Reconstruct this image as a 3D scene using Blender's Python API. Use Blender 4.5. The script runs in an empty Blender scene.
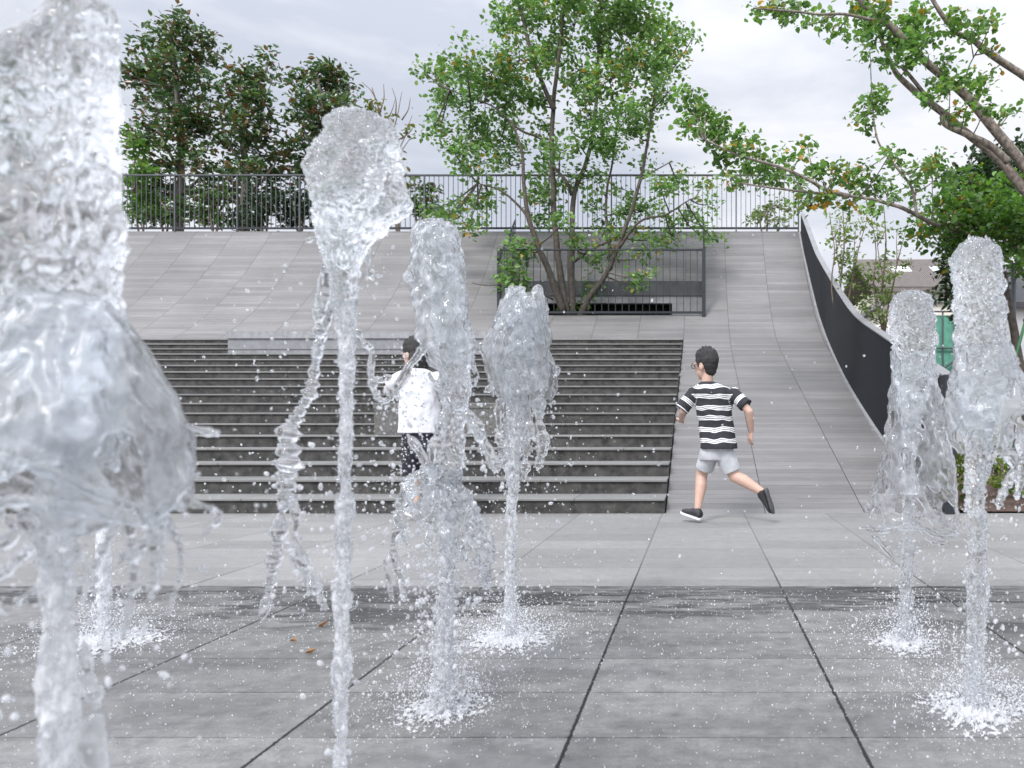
import bpy, bmesh, math, random
import numpy as np
from mathutils import Vector, Matrix, noise

R = math.radians
rng = np.random.default_rng(11)
random.seed(11)
C = bpy.context.scene.collection
F, CX, CY, CH = 740.0, 699.0, 424.5, 0.75      # focal length (px), principal point, camera height


def P(x, y, d):
    """pixel + distance -> place in the scene (x right, y away, z up)"""
    return Vector(((x - CX) * d / F, d, CH - (y - CY) * d / F))


# ------------------------------------------------------------------ materials
class NT:
    def __init__(s, name):
        s.m = bpy.data.materials.new(name)
        s.m.use_nodes = True
        s.t = s.m.node_tree
        s.b = s.t.nodes['Principled BSDF']
        s.out = s.t.nodes['Material Output']

    def n(s, typ, **kw):
        nd = s.t.nodes.new(typ)
        for k, v in kw.items():
            setattr(nd, k, v)
        return nd

    def link(s, a, b):
        s.t.links.new(a, b)

    def put(s, sock, v):
        if hasattr(v, 'is_output'):
            s.link(v, sock)
        else:
            sock.default_value = v

    def math(s, op, a, b=0.0, c=None, clamp=False):
        nd = s.n('ShaderNodeMath', operation=op)
        nd.use_clamp = clamp
        s.put(nd.inputs[0], a)
        s.put(nd.inputs[1], b)
        if c is not None:
            s.put(nd.inputs[2], c)
        return nd.outputs[0]

    def mix(s, f, a, b, typ='MIX'):
        nd = s.n('ShaderNodeMix', data_type='RGBA', blend_type=typ)
        s.put(nd.inputs[0], f)
        s.put(nd.inputs[6], a)
        s.put(nd.inputs[7], b)
        return nd.outputs[2]

    def ramp(s, v, lo, hi, a=0.0, b=1.0):
        nd = s.n('ShaderNodeMapRange')
        nd.clamp = True
        s.put(nd.inputs[0], v)
        for i, q in enumerate((lo, hi, a, b)):
            s.put(nd.inputs[i + 1], q)
        return nd.outputs[0]

    def noise(s, vec, scale, detail=4.0, rough=0.55, dist=0.0):
        nd = s.n('ShaderNodeTexNoise')
        if vec is not None:
            s.link(vec, nd.inputs['Vector'])
        nd.inputs['Scale'].default_value = scale
        nd.inputs['Detail'].default_value = detail
        nd.inputs['Roughness'].default_value = rough
        nd.inputs['Distortion'].default_value = dist
        return nd.outputs[0]

    def vmul(s, vec, k):
        nd = s.n('ShaderNodeVectorMath', operation='MULTIPLY')
        s.link(vec, nd.inputs[0])
        nd.inputs[1].default_value = k
        return nd.outputs[0]

    def bump(s, h, strength=0.3, dist=0.01):
        nd = s.n('ShaderNodeBump')
        nd.inputs['Strength'].default_value = strength
        nd.inputs['Distance'].default_value = dist
        s.link(h, nd.inputs['Height'])
        return nd.outputs[0]

    def coord(s, which='Object'):
        return s.n('ShaderNodeTexCoord').outputs[which]

    def set(s, **kw):
        for k, v in kw.items():
            s.put(s.b.inputs[k.replace('_', ' ')], v)
        return s.m


def rgb(r, g, b):
    return (r, g, b, 1.0)


def simple(name, col, rough=0.7, var=0.25, scale=8.0, bump=0.15, metal=0.0):
    t = NT(name)
    v = t.noise(t.coord(), scale, 6, 0.6)
    k = t.ramp(v, 0.3, 0.7, 1 - var, 1 + var)
    c = t.mix(1.0, rgb(*col), k, 'MULTIPLY')
    t.set(Base_Color=c, Roughness=rough, Metallic=metal)
    if bump:
        t.set(Normal=t.bump(t.noise(t.coord(), scale * 12, 4), bump, 0.004))
    return t.m


def paving(name, tile_w, tile_h, phase_u, phase_v, base, wet=False, jw=0.006, jh=0.003, tone=0.18, run=False):
    """stack-bond stone planks, UV in metres, random tone per plank, planed streaks, stains"""
    t = NT(name)
    uv = t.n('ShaderNodeUVMap').outputs[0]
    sp = t.n('ShaderNodeSeparateXYZ')
    t.link(uv, sp.inputs[0])
    u, v = sp.outputs[0], sp.outputs[1]
    uu = t.math('DIVIDE', t.math('SUBTRACT', u, phase_u), tile_w)
    vv = t.math('DIVIDE', t.math('SUBTRACT', v, phase_v), tile_h)
    fu, fv = t.math('FRACT', uu), t.math('FRACT', vv)
    iu, iv = t.math('FLOOR', uu), t.math('FLOOR', vv)
    du = t.math('MULTIPLY', t.math('MINIMUM', fu, t.math('SUBTRACT', 1.0, fu)), tile_w)
    dv = t.math('MULTIPLY', t.math('MINIMUM', fv, t.math('SUBTRACT', 1.0, fv)), tile_h)
    comb = t.n('ShaderNodeCombineXYZ')
    t.link(iu, comb.inputs[0])
    t.link(iv, comb.inputs[1])
    wn = t.n('ShaderNodeTexWhiteNoise', noise_dimensions='2D')
    t.link(comb.outputs[0], wn.inputs['Vector'])
    wn2 = t.n('ShaderNodeTexWhiteNoise', noise_dimensions='1D')
    t.link(iv, wn2.inputs['W'])
    streak = t.noise(t.vmul(uv, (1.6, 55, 1)), 1.0, 5, 0.65)
    streak2 = t.noise(t.vmul(uv, (4.5, 220, 1)), 1.0, 3, 0.6)
    stain = t.noise(uv, 0.55, 6, 0.6)
    speck = t.noise(uv, 110, 3, 0.6)
    k = t.ramp(wn.outputs[0], 0, 1, 1 - tone, 1 + tone)
    k = t.math('MULTIPLY', k, t.ramp(wn2.outputs[0], 0, 1, 1 - tone * 0.45, 1 + tone * 0.45))
    if wet:
        near = t.ramp(v, 3.0, 3.6)
        mott = t.noise(uv, 14, 8, 0.72)
        k = t.math('MULTIPLY', k, t.ramp(streak, 0.3, 0.7, t.ramp(near, 0, 1, 0.95, 0.9), t.ramp(near, 0, 1, 1.05, 1.08)))
        k = t.math('MULTIPLY', k, t.ramp(streak2, 0.3, 0.7, t.ramp(near, 0, 1, 0.97, 0.9), t.ramp(near, 0, 1, 1.03, 1.08)))
        k = t.math('MULTIPLY', k, t.ramp(mott, 0.35, 0.6, t.ramp(near, 0, 1, 0.68, 0.93), 1.08))
    else:
        k = t.math('MULTIPLY', k, t.ramp(streak, 0.32, 0.68, 0.78, 1.18))
        k = t.math('MULTIPLY', k, t.ramp(streak2, 0.3, 0.7, 0.86, 1.12))
    k = t.math('MULTIPLY', k, t.ramp(stain, 0.32, 0.68, 0.84, 1.12))
    k = t.math('MULTIPLY', k, t.ramp(speck, 0.3, 0.7, 0.84, 1.16))
    col = t.mix(1.0, rgb(*base), k, 'MULTIPLY')
    warm = t.ramp(t.noise(uv, 1.3, 4, 0.6), 0.35, 0.65)
    col = t.mix(t.math('MULTIPLY', warm, 0.35), col, t.mix(1.0, col, rgb(1.05, 1.0, 0.92), 'MULTIPLY'))
    wob = t.ramp(t.noise(t.vmul(uv, (60, 60, 1)), 1.0, 3), 0.3, 0.7, 0.45, 1.3)
    jm = t.math('LESS_THAN', du, t.math('MULTIPLY', wob, jw))
    jv = t.math('LESS_THAN', dv, t.math('MULTIPLY', wob, jh))
    rowon = t.ramp(t.noise(t.vmul(uv, (1.2, 9, 1)), 1.0, 2), 0.4, 0.6, 0.3, 0.95)
    jv = t.math('MULTIPLY', jv, rowon)
    joint = t.math('MAXIMUM', jm, jv)
    rough = t.ramp(streak, 0.3, 0.7, 0.55, 0.75)
    hgt = t.math('ADD', t.math('MULTIPLY', streak, 0.5), t.math('MULTIPLY', speck, 0.5))
    if wet:
        # splashed zone: everything nearer than the kerb row, ragged and streaky, plus the trail on the right
        n1 = t.noise(t.vmul(uv, (1.1, 4.2, 1)), 1.0, 5, 0.6)
        n2 = t.noise(t.vmul(uv, (5, 26, 1)), 1.0, 4, 0.65)
        edge = t.math('ADD', v, t.math('MULTIPLY', t.math('SUBTRACT', n1, 0.5), 0.12))
        zone = t.math('LESS_THAN', edge, 3.43)
        along = t.noise(t.vmul(uv, (0.75, 0.3, 1)), 1.0, 3, 0.5)
        band = t.ramp(t.math('ADD', t.math('ADD', v, t.math('MULTIPLY', t.math('SUBTRACT', n1, 0.5), 1.3)), t.math('MULTIPLY', t.math('SUBTRACT', along, 0.5), 1.4)), 2.8, 3.15)
        puddle = t.ramp(t.math('ADD', t.math('MULTIPLY', n1, 0.7), t.math('MULTIPLY', n2, 0.3)), 0.48, 0.55)
        deep = t.math('MULTIPLY', zone, t.math('ADD', t.math('MULTIPLY', band, t.ramp(n2, 0.4, 0.6, 0.3, 0.85)), t.math('MULTIPLY', puddle, t.ramp(speck, 0.35, 0.65, 0.25, 0.6)), clamp=True))
        damp = t.math('MULTIPLY', zone, t.ramp(n1, 0.35, 0.65, 0.12, 0.42))
        wetness = t.math('MAXIMUM', damp, deep)
        col = t.mix(wetness, col, t.mix(1.0, col, rgb(0.22, 0.23, 0.245), 'MULTIPLY'))
        rough = t.math('SUBTRACT', rough, t.math('MULTIPLY', wetness, 0.38))
    if wet:      # joints are open and black where the jets wash them out, sand filled on the dry strip
        joint = t.math('MULTIPLY', joint, t.ramp(v, 3.2, 4.2, 1.0, 0.4))
    col = t.mix(joint, col, rgb(0.004, 0.004, 0.005))
    hgt = t.math('SUBTRACT', hgt, t.math('MULTIPLY', joint, 1.0))
    t.set(Base_Color=col, Roughness=rough, Normal=t.bump(hgt, 0.35, 0.004))
    return t.m


def leaf_mat(name, cols, trans=0.3, rough=0.45, back=None, yellow=0.0):
    t = NT(name)
    rnd = t.n('ShaderNodeNewGeometry').outputs['Random Per Island']
    cr = t.n('ShaderNodeValToRGB')
    cr.color_ramp.elements[0].color = rgb(*cols[0])
    cr.color_ramp.elements[1].color = rgb(*cols[-1])
    for i, c in enumerate(cols[1:-1]):
        e = cr.color_ramp.elements.new((i + 1) / (len(cols) - 1))
        e.color = rgb(*c)
    t.link(rnd, cr.inputs[0])
    patch = t.ramp(t.noise(t.coord(), 1.4, 3), 0.35, 0.65, 0.7, 1.25)
    c = t.mix(1.0, cr.outputs[0], patch, 'MULTIPLY')
    if yellow:
        r2 = t.math('FRACT', t.math('MULTIPLY', rnd, 37.7))
        reg = t.ramp(t.noise(t.coord(), 1.1, 2), 0.5, 0.62)
        ym = t.math('MULTIPLY', t.math('LESS_THAN', r2, yellow), reg)
        c = t.mix(ym, c, rgb(0.42, 0.22, 0.03))
    if back:
        bf = t.n('ShaderNodeNewGeometry').outputs['Backfacing']
        r3 = t.math('FRACT', t.math('MULTIPLY', rnd, 13.3))
        bf = t.math('MULTIPLY', bf, t.math('LESS_THAN', r3, 0.22))
        c = t.mix(bf, c, rgb(*back))
    t.set(Base_Color=c, Roughness=rough)
    tr = t.n('ShaderNodeBsdfTranslucent')
    t.link(t.mix(1.0, c, rgb(1.5, 1.7, 0.7), 'MULTIPLY'), tr.inputs[0])
    ms = t.n('ShaderNodeMixShader')
    ms.inputs[0].default_value = trans
    t.link(t.b.outputs[0], ms.inputs[1])
    t.link(tr.outputs[0], ms.inputs[2])
    t.link(ms.outputs[0], t.out.inputs['Surface'])
    return t.m


def water_mat(name, foam=0.25, scale=60.0, bump=0.5, lo=0.1):
    """clear water with aerated white patches"""
    t = NT(name)
    co = t.coord()
    nz = t.noise(t.vmul(co, (1, 1, 0.55)), scale, 5, 0.6, 0.4)
    t.set(Base_Color=rgb(0.97, 0.985, 1.0), Roughness=0.02, IOR=1.333)
    t.b.inputs['Transmission Weight'].default_value = 1.0
    nm = t.bump(t.noise(t.vmul(co, (1, 1, 0.6)), scale * 1.6, 4, 0.6), bump, 0.004)
    t.link(nm, t.b.inputs['Normal'])
    d = t.n('ShaderNodeBsdfDiffuse')
    d.inputs[0].default_value = rgb(0.93, 0.94, 0.96)
    tl = t.n('ShaderNodeBsdfTranslucent')
    tl.inputs[0].default_value = rgb(0.93, 0.94, 0.97)
    m1 = t.n('ShaderNodeMixShader')
    m1.inputs[0].default_value = 0.5
    t.link(d.outputs[0], m1.inputs[1])
    t.link(tl.outputs[0], m1.inputs[2])
    m2 = t.n('ShaderNodeMixShader')
    t.link(t.ramp(nz, 0.44, 0.64, foam * lo, min(1.0, foam * 1.9)), m2.inputs[0])
    t.link(t.b.outputs[0], m2.inputs[1])
    t.link(m1.outputs[0], m2.inputs[2])
    t.link(m2.outputs[0], t.out.inputs['Surface'])
    return t.m


M = {}
M['plaza'] = paving('plaza paving', 0.688, 0.30, -0.31, 2.373 - 0.3 * 20, (0.202, 0.202, 0.2), wet=True, jw=0.0052, jh=0.0022, tone=0.11)
M['slope'] = paving('slope paving', 0.84, 0.105, -0.28, 0.0, (0.162, 0.158, 0.159), jw=0.0036, jh=0.0022, tone=0.14)
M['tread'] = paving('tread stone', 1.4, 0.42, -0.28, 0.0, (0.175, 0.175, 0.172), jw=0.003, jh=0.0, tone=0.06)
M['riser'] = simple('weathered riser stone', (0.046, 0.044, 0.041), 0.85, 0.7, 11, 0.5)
M['block'] = simple('grey granite block', (0.20, 0.205, 0.215), 0.6, 0.2, 10, 0.2)
M['bench'] = simple('rough grey bench stone', (0.115, 0.112, 0.106), 0.85, 0.45, 30, 0.5)
M['cap'] = simple('granite cap', (0.25, 0.25, 0.26), 0.6, 0.2, 10, 0.2)
M['rail'] = simple('dark painted steel', (0.075, 0.08, 0.088), 0.45, 0.12, 6, 0.0, 0.3)
M['raildark'] = simple('black painted steel', (0.016, 0.019, 0.025), 0.45, 0.12, 6, 0.0, 0.2)
M['wallcap'] = simple('pale wall coping', (0.21, 0.212, 0.22), 0.6, 0.15, 6, 0.1)
M['concrete'] = simple('pit concrete', (0.27, 0.275, 0.285), 0.8, 0.2, 3, 0.2)
M['lintel'] = simple('dark pit lintel', (0.085, 0.088, 0.095), 0.7, 0.25, 5, 0.2)
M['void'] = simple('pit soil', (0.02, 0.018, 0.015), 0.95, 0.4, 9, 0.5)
M['bark'] = simple('grey brown bark', (0.08, 0.066, 0.054), 0.9, 0.45, 16, 0.7)
M['barklight'] = simple('pale limb bark', (0.19, 0.16, 0.135), 0.9, 0.7, 22, 1.0)
M['barkmag'] = simple('magnolia bark', (0.13, 0.115, 0.105), 0.9, 0.4, 10, 0.5)
M['twig'] = simple('dry twig', (0.16, 0.12, 0.09), 0.9, 0.3, 10, 0.2)
M['mulch'] = simple('bark mulch', (0.085, 0.05, 0.036), 0.95, 0.6, 40, 0.9)
M['ground'] = simple('ground', (0.16, 0.15, 0.13), 0.95, 0.3, 0.5, 0.3)
M['cream'] = simple('cream render', (0.62, 0.59, 0.52), 0.85, 0.08, 1.2, 0.1)
M['white'] = simple('white render', (0.74, 0.74, 0.74), 0.8, 0.06, 1.0, 0.1)
M['tile'] = simple('brown roof tile', (0.16, 0.14, 0.13), 0.8, 0.2, 5, 0.4)
M['darkroof'] = simple('dark roof tile', (0.09, 0.09, 0.095), 0.8, 0.2, 5, 0.4)
M['glassdark'] = simple('window glass', (0.06, 0.07, 0.08), 0.12, 0.1, 2, 0.0)
M['skylight'] = simple('skylight glass', (0.75, 0.77, 0.8), 0.2, 0.03, 2, 0.0)
M['net'] = simple('green safety net', (0.10, 0.29, 0.21), 0.8, 0.3, 4, 0.4)
M['post'] = simple('grey lamp steel', (0.10, 0.11, 0.125), 0.4, 0.08, 4, 0.0, 0.4)
M['greenpole'] = simple('green stake paint', (0.03, 0.13, 0.055), 0.5, 0.15, 6, 0.0)
M['nozzle'] = simple('steel nozzle', (0.5, 0.5, 0.52), 0.3, 0.1, 20, 0.0, 0.9)
M['skin'] = simple('skin', (0.47, 0.31, 0.245), 0.5, 0.07, 14, 0.05)
M['skin'].node_tree.nodes['Principled BSDF'].inputs['Subsurface Weight'].default_value = 0.1
M['skin'].node_tree.nodes['Principled BSDF'].inputs['Subsurface Radius'].default_value = (0.012, 0.005, 0.003)
M['hair'] = simple('black hair', (0.013, 0.012, 0.012), 0.5, 0.4, 60, 0.8)
M['shorts'] = simple('grey cotton', (0.41, 0.42, 0.44), 0.9, 0.07, 30, 0.3)
M['whitecloth'] = simple('white cotton', (0.58, 0.59, 0.62), 0.9, 0.04, 20, 0.3)
M['shoe'] = simple('black shoe', (0.022, 0.022, 0.024), 0.6, 0.3, 40, 0.3)
M['sole'] = simple('white sole', (0.6, 0.6, 0.6), 0.6, 0.1, 40, 0.2)
M['solegrey'] = simple('grey sole', (0.07, 0.07, 0.075), 0.7, 0.3, 60, 0.5)
M['frame'] = simple('spectacle frame', (0.05, 0.04, 0.04), 0.3, 0.0, 4, 0.0)
M['eye'] = simple('eye', (0.03, 0.02, 0.02), 0.2, 0.0, 4, 0.0)
M['fallen'] = simple('dry orange leaf', (0.22, 0.11, 0.045), 0.8, 0.3, 20, 0.2)
M['leafmain'] = leaf_mat('camphor leaves', [(0.065, 0.14, 0.045), (0.11, 0.215, 0.065), (0.155, 0.27, 0.09), (0.23, 0.345, 0.135)], 0.34, 0.45, None, 0.10)
M['leafright'] = leaf_mat('overhanging leaves', [(0.065, 0.14, 0.045), (0.10, 0.20, 0.055), (0.14, 0.25, 0.075), (0.20, 0.31, 0.11)], 0.36, 0.45, None, 0.16)
M['leafbright'] = leaf_mat('bright leaves', [(0.045, 0.11, 0.025), (0.085, 0.18, 0.035), (0.14, 0.25, 0.06)], 0.36, 0.5, None, 0.06)
M['leafdark'] = leaf_mat('dark evergreen leaves', [(0.014, 0.035, 0.014), (0.025, 0.055, 0.02), (0.04, 0.07, 0.03)], 0.15)
M['leafmag'] = leaf_mat('magnolia leaves', [(0.03, 0.075, 0.028), (0.05, 0.11, 0.038), (0.08, 0.145, 0.05), (0.15, 0.20, 0.075)], 0.18, 0.25, (0.16, 0.085, 0.04))
M['leafolive'] = leaf_mat('olive leaves', [(0.07, 0.10, 0.02), (0.14, 0.15, 0.03), (0.20, 0.15, 0.04)], 0.3)
M['leafpale'] = leaf_mat('pale sapling leaves', [(0.10, 0.16, 0.05), (0.15, 0.21, 0.07), (0.20, 0.24, 0.09)], 0.35)
M['leafbrown'] = leaf_mat('dry leaves', [(0.10, 0.07, 0.03), (0.16, 0.09, 0.03), (0.12, 0.12, 0.04)], 0.2)
M['leafshrub'] = leaf_mat('shrub leaves', [(0.03, 0.075, 0.02), (0.06, 0.13, 0.03), (0.12, 0.20, 0.04)], 0.25, 0.4, (0.06, 0.03, 0.03))
M['leaflime'] = leaf_mat('lime shrub leaves', [(0.10, 0.16, 0.02), (0.17, 0.24, 0.03), (0.24, 0.30, 0.05)], 0.3)
M['water'] = water_mat('fountain water', 0.13, 75, 0.3, 0.0)
M['waternear'] = water_mat('fountain water near', 0.12, 60, 0.25, 0.1)
M['sheet'] = water_mat('water sheet', 0.08, 60, 0.5, 0.0)
M['drop'] = water_mat('water drops', 0.33, 60, 0.15, 0.7)
M['core'] = water_mat('aerated core water', 0.38, 80, 0.4, 0.35)
M['foam'] = water_mat('splash foam', 0.62, 120, 0.5, 0.9)


# ------------------------------------------------------------------ object helpers
def mesh_obj(name, verts, faces, mat, parent=None, smooth=False, uv=None):
    me = bpy.data.meshes.new(name)
    base = parent.get('_base') if parent else None
    vs = np.asarray(verts, dtype=np.float64).reshape(-1, 3)
    if base is not None:
        vs = vs - np.array(base)
    me.from_pydata(vs.tolist(), [], faces if isinstance(faces, list) else faces.tolist())
    if uv is not None:
        l = me.uv_layers.new(name='UVMap')
        vi = np.empty(len(me.loops), dtype=np.int32)
        me.loops.foreach_get('vertex_index', vi)
        l.data.foreach_set('uv', np.asarray(uv, dtype=np.float32)[vi].ravel())
    me.materials.append(mat)
    if smooth:
        me.polygons.foreach_set('use_smooth', [True] * len(me.polygons))
    me.update()
    o = bpy.data.objects.new(name, me)
    C.objects.link(o)
    if parent:
        o.parent = parent
        if base is not None:
            o['_base'] = list(base)
    return o


def tag(o, label, cat, group=None):
    o['label'] = label
    o['category'] = cat
    if group:
        o['group'] = group
    return o


def thing(name, label, cat, loc, group=None):
    o = bpy.data.objects.new(name, None)
    C.objects.link(o)
    o.empty_display_size = 0.1
    o.location = loc
    o['_base'] = list(loc)
    return tag(o, label, cat, group)


class MB:
    """collects shapes into one mesh"""
    def __init__(s):
        s.v, s.f, s.n = [], [], 0

    def add(s, v, f):
        v = [tuple(p) for p in v]
        s.v += v
        s.f += [tuple(i + s.n for i in q) for q in f]
        s.n += len(v)
        return s

    def box(s, x0, x1, y0, y1, z0, z1):
        v = [(x, y, z) for z in (z0, z1) for y in (y0, y1) for x in (x0, x1)]
        return s.add(v, [(0, 2, 3, 1), (4, 5, 7, 6), (0, 1, 5, 4), (2, 6, 7, 3), (0, 4, 6, 2), (1, 3, 7, 5)])

    def tube(s, pts, rad, seg=8, cap=True):
        pts = [Vector(p) for p in pts]
        if not hasattr(rad, '__len__'):
            rad = [rad] * len(pts)
        v, f = [], []
        up = Vector((0.13, 0.31, 0.94))
        prev = None
        for i, p in enumerate(pts):
            t = (pts[min(i + 1, len(pts) - 1)] - pts[max(i - 1, 0)])
            if t.length < 1e-9:
                t = Vector((0, 0, 1))
            t.normalize()
            if prev is None:
                a = t.cross(up if abs(t.dot(up)) < 0.95 else Vector((1, 0, 0))).normalized()
            else:
                a = (prev - t * prev.dot(t)).normalized()
            prev = a
            b = t.cross(a)
            for k in range(seg):
                an = 2 * math.pi * k / seg
                v.append(p + (a * math.cos(an) + b * math.sin(an)) * rad[i])
        for i in range(len(pts) - 1):
            for k in range(seg):
                k2 = (k + 1) % seg
                f.append((i * seg + k, i * seg + k2, (i + 1) * seg + k2, (i + 1) * seg + k))
        if cap:
            f.append(tuple(range(seg))[::-1])
            f.append(tuple((len(pts) - 1) * seg + k for k in range(seg)))
        return s.add(v, f)

    def build(s, name, mat, parent=None, smooth=False):
        return mesh_obj(name, s.v, s.f, mat, parent, smooth)


def catmull(pts, n):
    """smooth curve through points of any width (tuples), n samples per span"""
    a = np.array(pts, dtype=float)
    a = np.vstack([2 * a[0] - a[1], a, 2 * a[-1] - a[-2]])
    out = []
    for i in range(1, len(a) - 2):
        p0, p1, p2, p3 = a[i - 1:i + 3]
        for t in np.linspace(0, 1, n, endpoint=False):
            out.append(0.5 * (2 * p1 + (p2 - p0) * t + (2 * p0 - 5 * p1 + 4 * p2 - p3) * t * t + (3 * p1 - p0 - 3 * p2 + p3) * t ** 3))
    out.append(a[-2])
    return np.array(out)


# ------------------------------------------------------------------ camera, sky, sun
cam = bpy.data.cameras.new('Camera')
cam.lens = F / 1024 * 36
cam.sensor_width = 36
cam.shift_x = -(CX - 512) / 1024
cam.shift_y = (CY - 384) / 1024
cam.clip_end = 2000
cam.clip_start = 0.05
cam.dof.use_dof = True
cam.dof.focus_distance = 4.4
cam.dof.aperture_fstop = 5.0
co = bpy.data.objects.new('Camera', cam)
C.objects.link(co)
co.location = (0, 0, CH)
co.rotation_euler = (R(90), 0, 0)
sc = bpy.context.scene
sc.camera = co
sc.view_settings.view_transform = 'Standard'
sc.view_settings.look = 'None'
sc.view_settings.gamma = 1
sc.view_settings.exposure = 0.28
sc.cycles.use_denoising = True
sc.cycles.max_bounces = 22
sc.cycles.transmission_bounces = 20
sc.cycles.transparent_max_bounces = 16
sc.cycles.sample_clamp_indirect = 4
sc.cycles.blur_glossy = 0.5

SUN_EL, SUN_AZ = 46, 205            # azimuth from +Y, clockwise positive
w = bpy.data.worlds.new('World')
sc.world = w
w.use_nodes = True
wt = w.node_tree
bg = wt.nodes['Background']
sky = wt.nodes.new('ShaderNodeTexSky')
sky.sky_type = 'NISHITA'
sky.sun_disc = False
sky.sun_elevation = R(SUN_EL)
sky.sun_rotation = R(SUN_AZ)
tc = wt.nodes.new('ShaderNodeTexCoord')
mp = wt.nodes.new('ShaderNodeMapping')
mp.inputs['Scale'].default_value = (1.0, 1.0, 3.6)
mp.inputs['Location'].default_value = (0.3, 0.1, 0.0)
wt.links.new(tc.outputs['Generated'], mp.inputs['Vector'])
nz = wt.nodes.new('ShaderNodeTexNoise')
nz.inputs['Scale'].default_value = 2.6
nz.inputs['Detail'].default_value = 7
nz.inputs['Roughness'].default_value = 0.55
nz.inputs['Distortion'].default_value = 0.3
wt.links.new(mp.outputs[0], nz.inputs['Vector'])
cr = wt.nodes.new('ShaderNodeValToRGB')
cr.color_ramp.elements[0].position = 0.38
cr.color_ramp.elements[0].color = (0.60, 0.64, 0.74, 1)
cr.color_ramp.elements[1].position = 0.62
cr.color_ramp.elements[1].color = (0.93, 0.94, 0.985, 1)
wt.links.new(nz.outputs[0], cr.inputs[0])
sx = wt.nodes.new('ShaderNodeSeparateXYZ')
wt.links.new(tc.outputs['Generated'], sx.inputs[0])
mr = wt.nodes.new('ShaderNodeMapRange')
mr.inputs[1].default_value = 0.35
mr.inputs[2].default_value = 1.0
mr.inputs[3].default_value = 8.1
mr.inputs[4].default_value = 14.0
wt.links.new(sx.outputs[2], mr.inputs[0])
# the veiled sun brightens the cloud deck around it, behind the camera
sdv = wt.nodes.new('ShaderNodeVectorMath')
sdv.operation = 'DOT_PRODUCT'
wt.links.new(tc.outputs['Generated'], sdv.inputs[0])
sdv.inputs[1].default_value = (math.sin(R(SUN_AZ)) * math.cos(R(SUN_EL)), math.cos(R(SUN_AZ)) * math.cos(R(SUN_EL)), math.sin(R(SUN_EL)))
lobe = wt.nodes.new('ShaderNodeMapRange')
lobe.inputs[1].default_value = 0.1
lobe.inputs[2].default_value = 1.0
lobe.inputs[3].default_value = 1.0
lobe.inputs[4].default_value = 2.6
wt.links.new(sdv.outputs['Value'], lobe.inputs[0])
mrm = wt.nodes.new('ShaderNodeMath')
mrm.operation = 'MULTIPLY'
wt.links.new(mr.outputs[0], mrm.inputs[0])
wt.links.new(lobe.outputs[0], mrm.inputs[1])
ml = wt.nodes.new('ShaderNodeMix')
ml.data_type = 'RGBA'
ml.blend_type = 'MULTIPLY'
ml.inputs[0].default_value = 1
wt.links.new(cr.outputs[0], ml.inputs[6])
wt.links.new(mrm.outputs[0], ml.inputs[7])
mx = wt.nodes.new('ShaderNodeMix')
mx.data_type = 'RGBA'
mx.inputs[0].default_value = 0.93
wt.links.new(sky.outputs[0], mx.inputs[6])
wt.links.new(ml.outputs[2], mx.inputs[7])
wt.links.new(mx.outputs[2], bg.inputs[0])
bg.inputs[1].default_value = 0.11

sl = bpy.data.lights.new('Sun', 'SUN')
sl.energy = 1.9
sl.angle = R(12)
sl.color = (1.0, 0.965, 0.92)
so = bpy.data.objects.new('Sun', sl)
C.objects.link(so)
sd = Vector((math.sin(R(SUN_AZ)) * math.cos(R(SUN_EL)), math.cos(R(SUN_AZ)) * math.cos(R(SUN_EL)), math.sin(R(SUN_EL))))
so.rotation_euler = sd.to_track_quat('Z', 'Y').to_euler()
so.location = sd * 50

# ------------------------------------------------------------------ ground, slope
D0, RUN, RISE = 6.24, 0.418, 0.1272
XS = -0.28
DTOP = D0 + 17 * RUN
FENCE = 16.5


def prof(d):
    if d <= D0:
        return 0.0
    if d <= 12.6:
        e = min(1.0, (d - D0) / 0.8)
        return 0.312 * (d - D0) - 0.03 * (1 - e) ** 2 * 0 
    t = d - 12.6
    return 1.984 + 0.312 * t + 0.122 * t * t


def solve_d(y):
    lo, hi = D0, FENCE
    for _ in range(50):
        m = (lo + hi) / 2
        if CY - F * (prof(m) - CH) / m > y:
            lo = m
        else:
            hi = m
    return lo


def sheet(name, mat, x0, x1, y0, y1, z, nx=1, ny=1):
    xs, ys = np.linspace(x0, x1, nx + 1), np.linspace(y0, y1, ny + 1)
    v = [(x, y, z) for y in ys for x in xs]
    f = [(j * (nx + 1) + i, j * (nx + 1) + i + 1, (j + 1) * (nx + 1) + i + 1, (j + 1) * (nx + 1) + i) for j in range(ny) for i in range(nx)]
    o = mesh_obj(name, v, f, mat, uv=[(p[0], p[1]) for p in v])
    o['kind'] = 'structure'
    return o


sheet('ground', M['ground'], -400, 400, -200, 900, -0.03)
sheet('plaza', M['plaza'], -16, 14, -5, D0 + 0.02, 0.0)

base_px = [(943, 513, 376), (930, 499, 367), (915, 480, 358), (882, 436, 336.5), (855.6, 395, 317), (840, 366, 296), (827.5, 337.5, 275), (820, 316, 262), (815, 297, 252), (808, 268, 233), (804, 250, 222), (801, 233, 214)]
WALL = []
for (x, y, yt) in base_px:
    d = solve_d(y)
    a = P(x, y, d)
    WALL.append((d, a.x, prof(d), P(x, yt, d).z))
wd = np.array(sorted(WALL))


def wall_x(d):
    return float(np.interp(d, wd[:, 0], wd[:, 1]))


arc = [0.0]
DS = np.concatenate([np.linspace(D0, 12.6, 33), np.linspace(12.7, FENCE, 39)])
DS = np.sort(np.concatenate([DS, [DTOP, 14.3, 15.3]]))
for a, b in zip(DS[:-1], DS[1:]):
    arc.append(arc[-1] + math.hypot(b - a, prof(b) - prof(a)))
PITX0, PITX1, PITD0, PITD1 = -3.845, 0.097, 14.3, 15.3
sv, sf, suv = [], [], []


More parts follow.
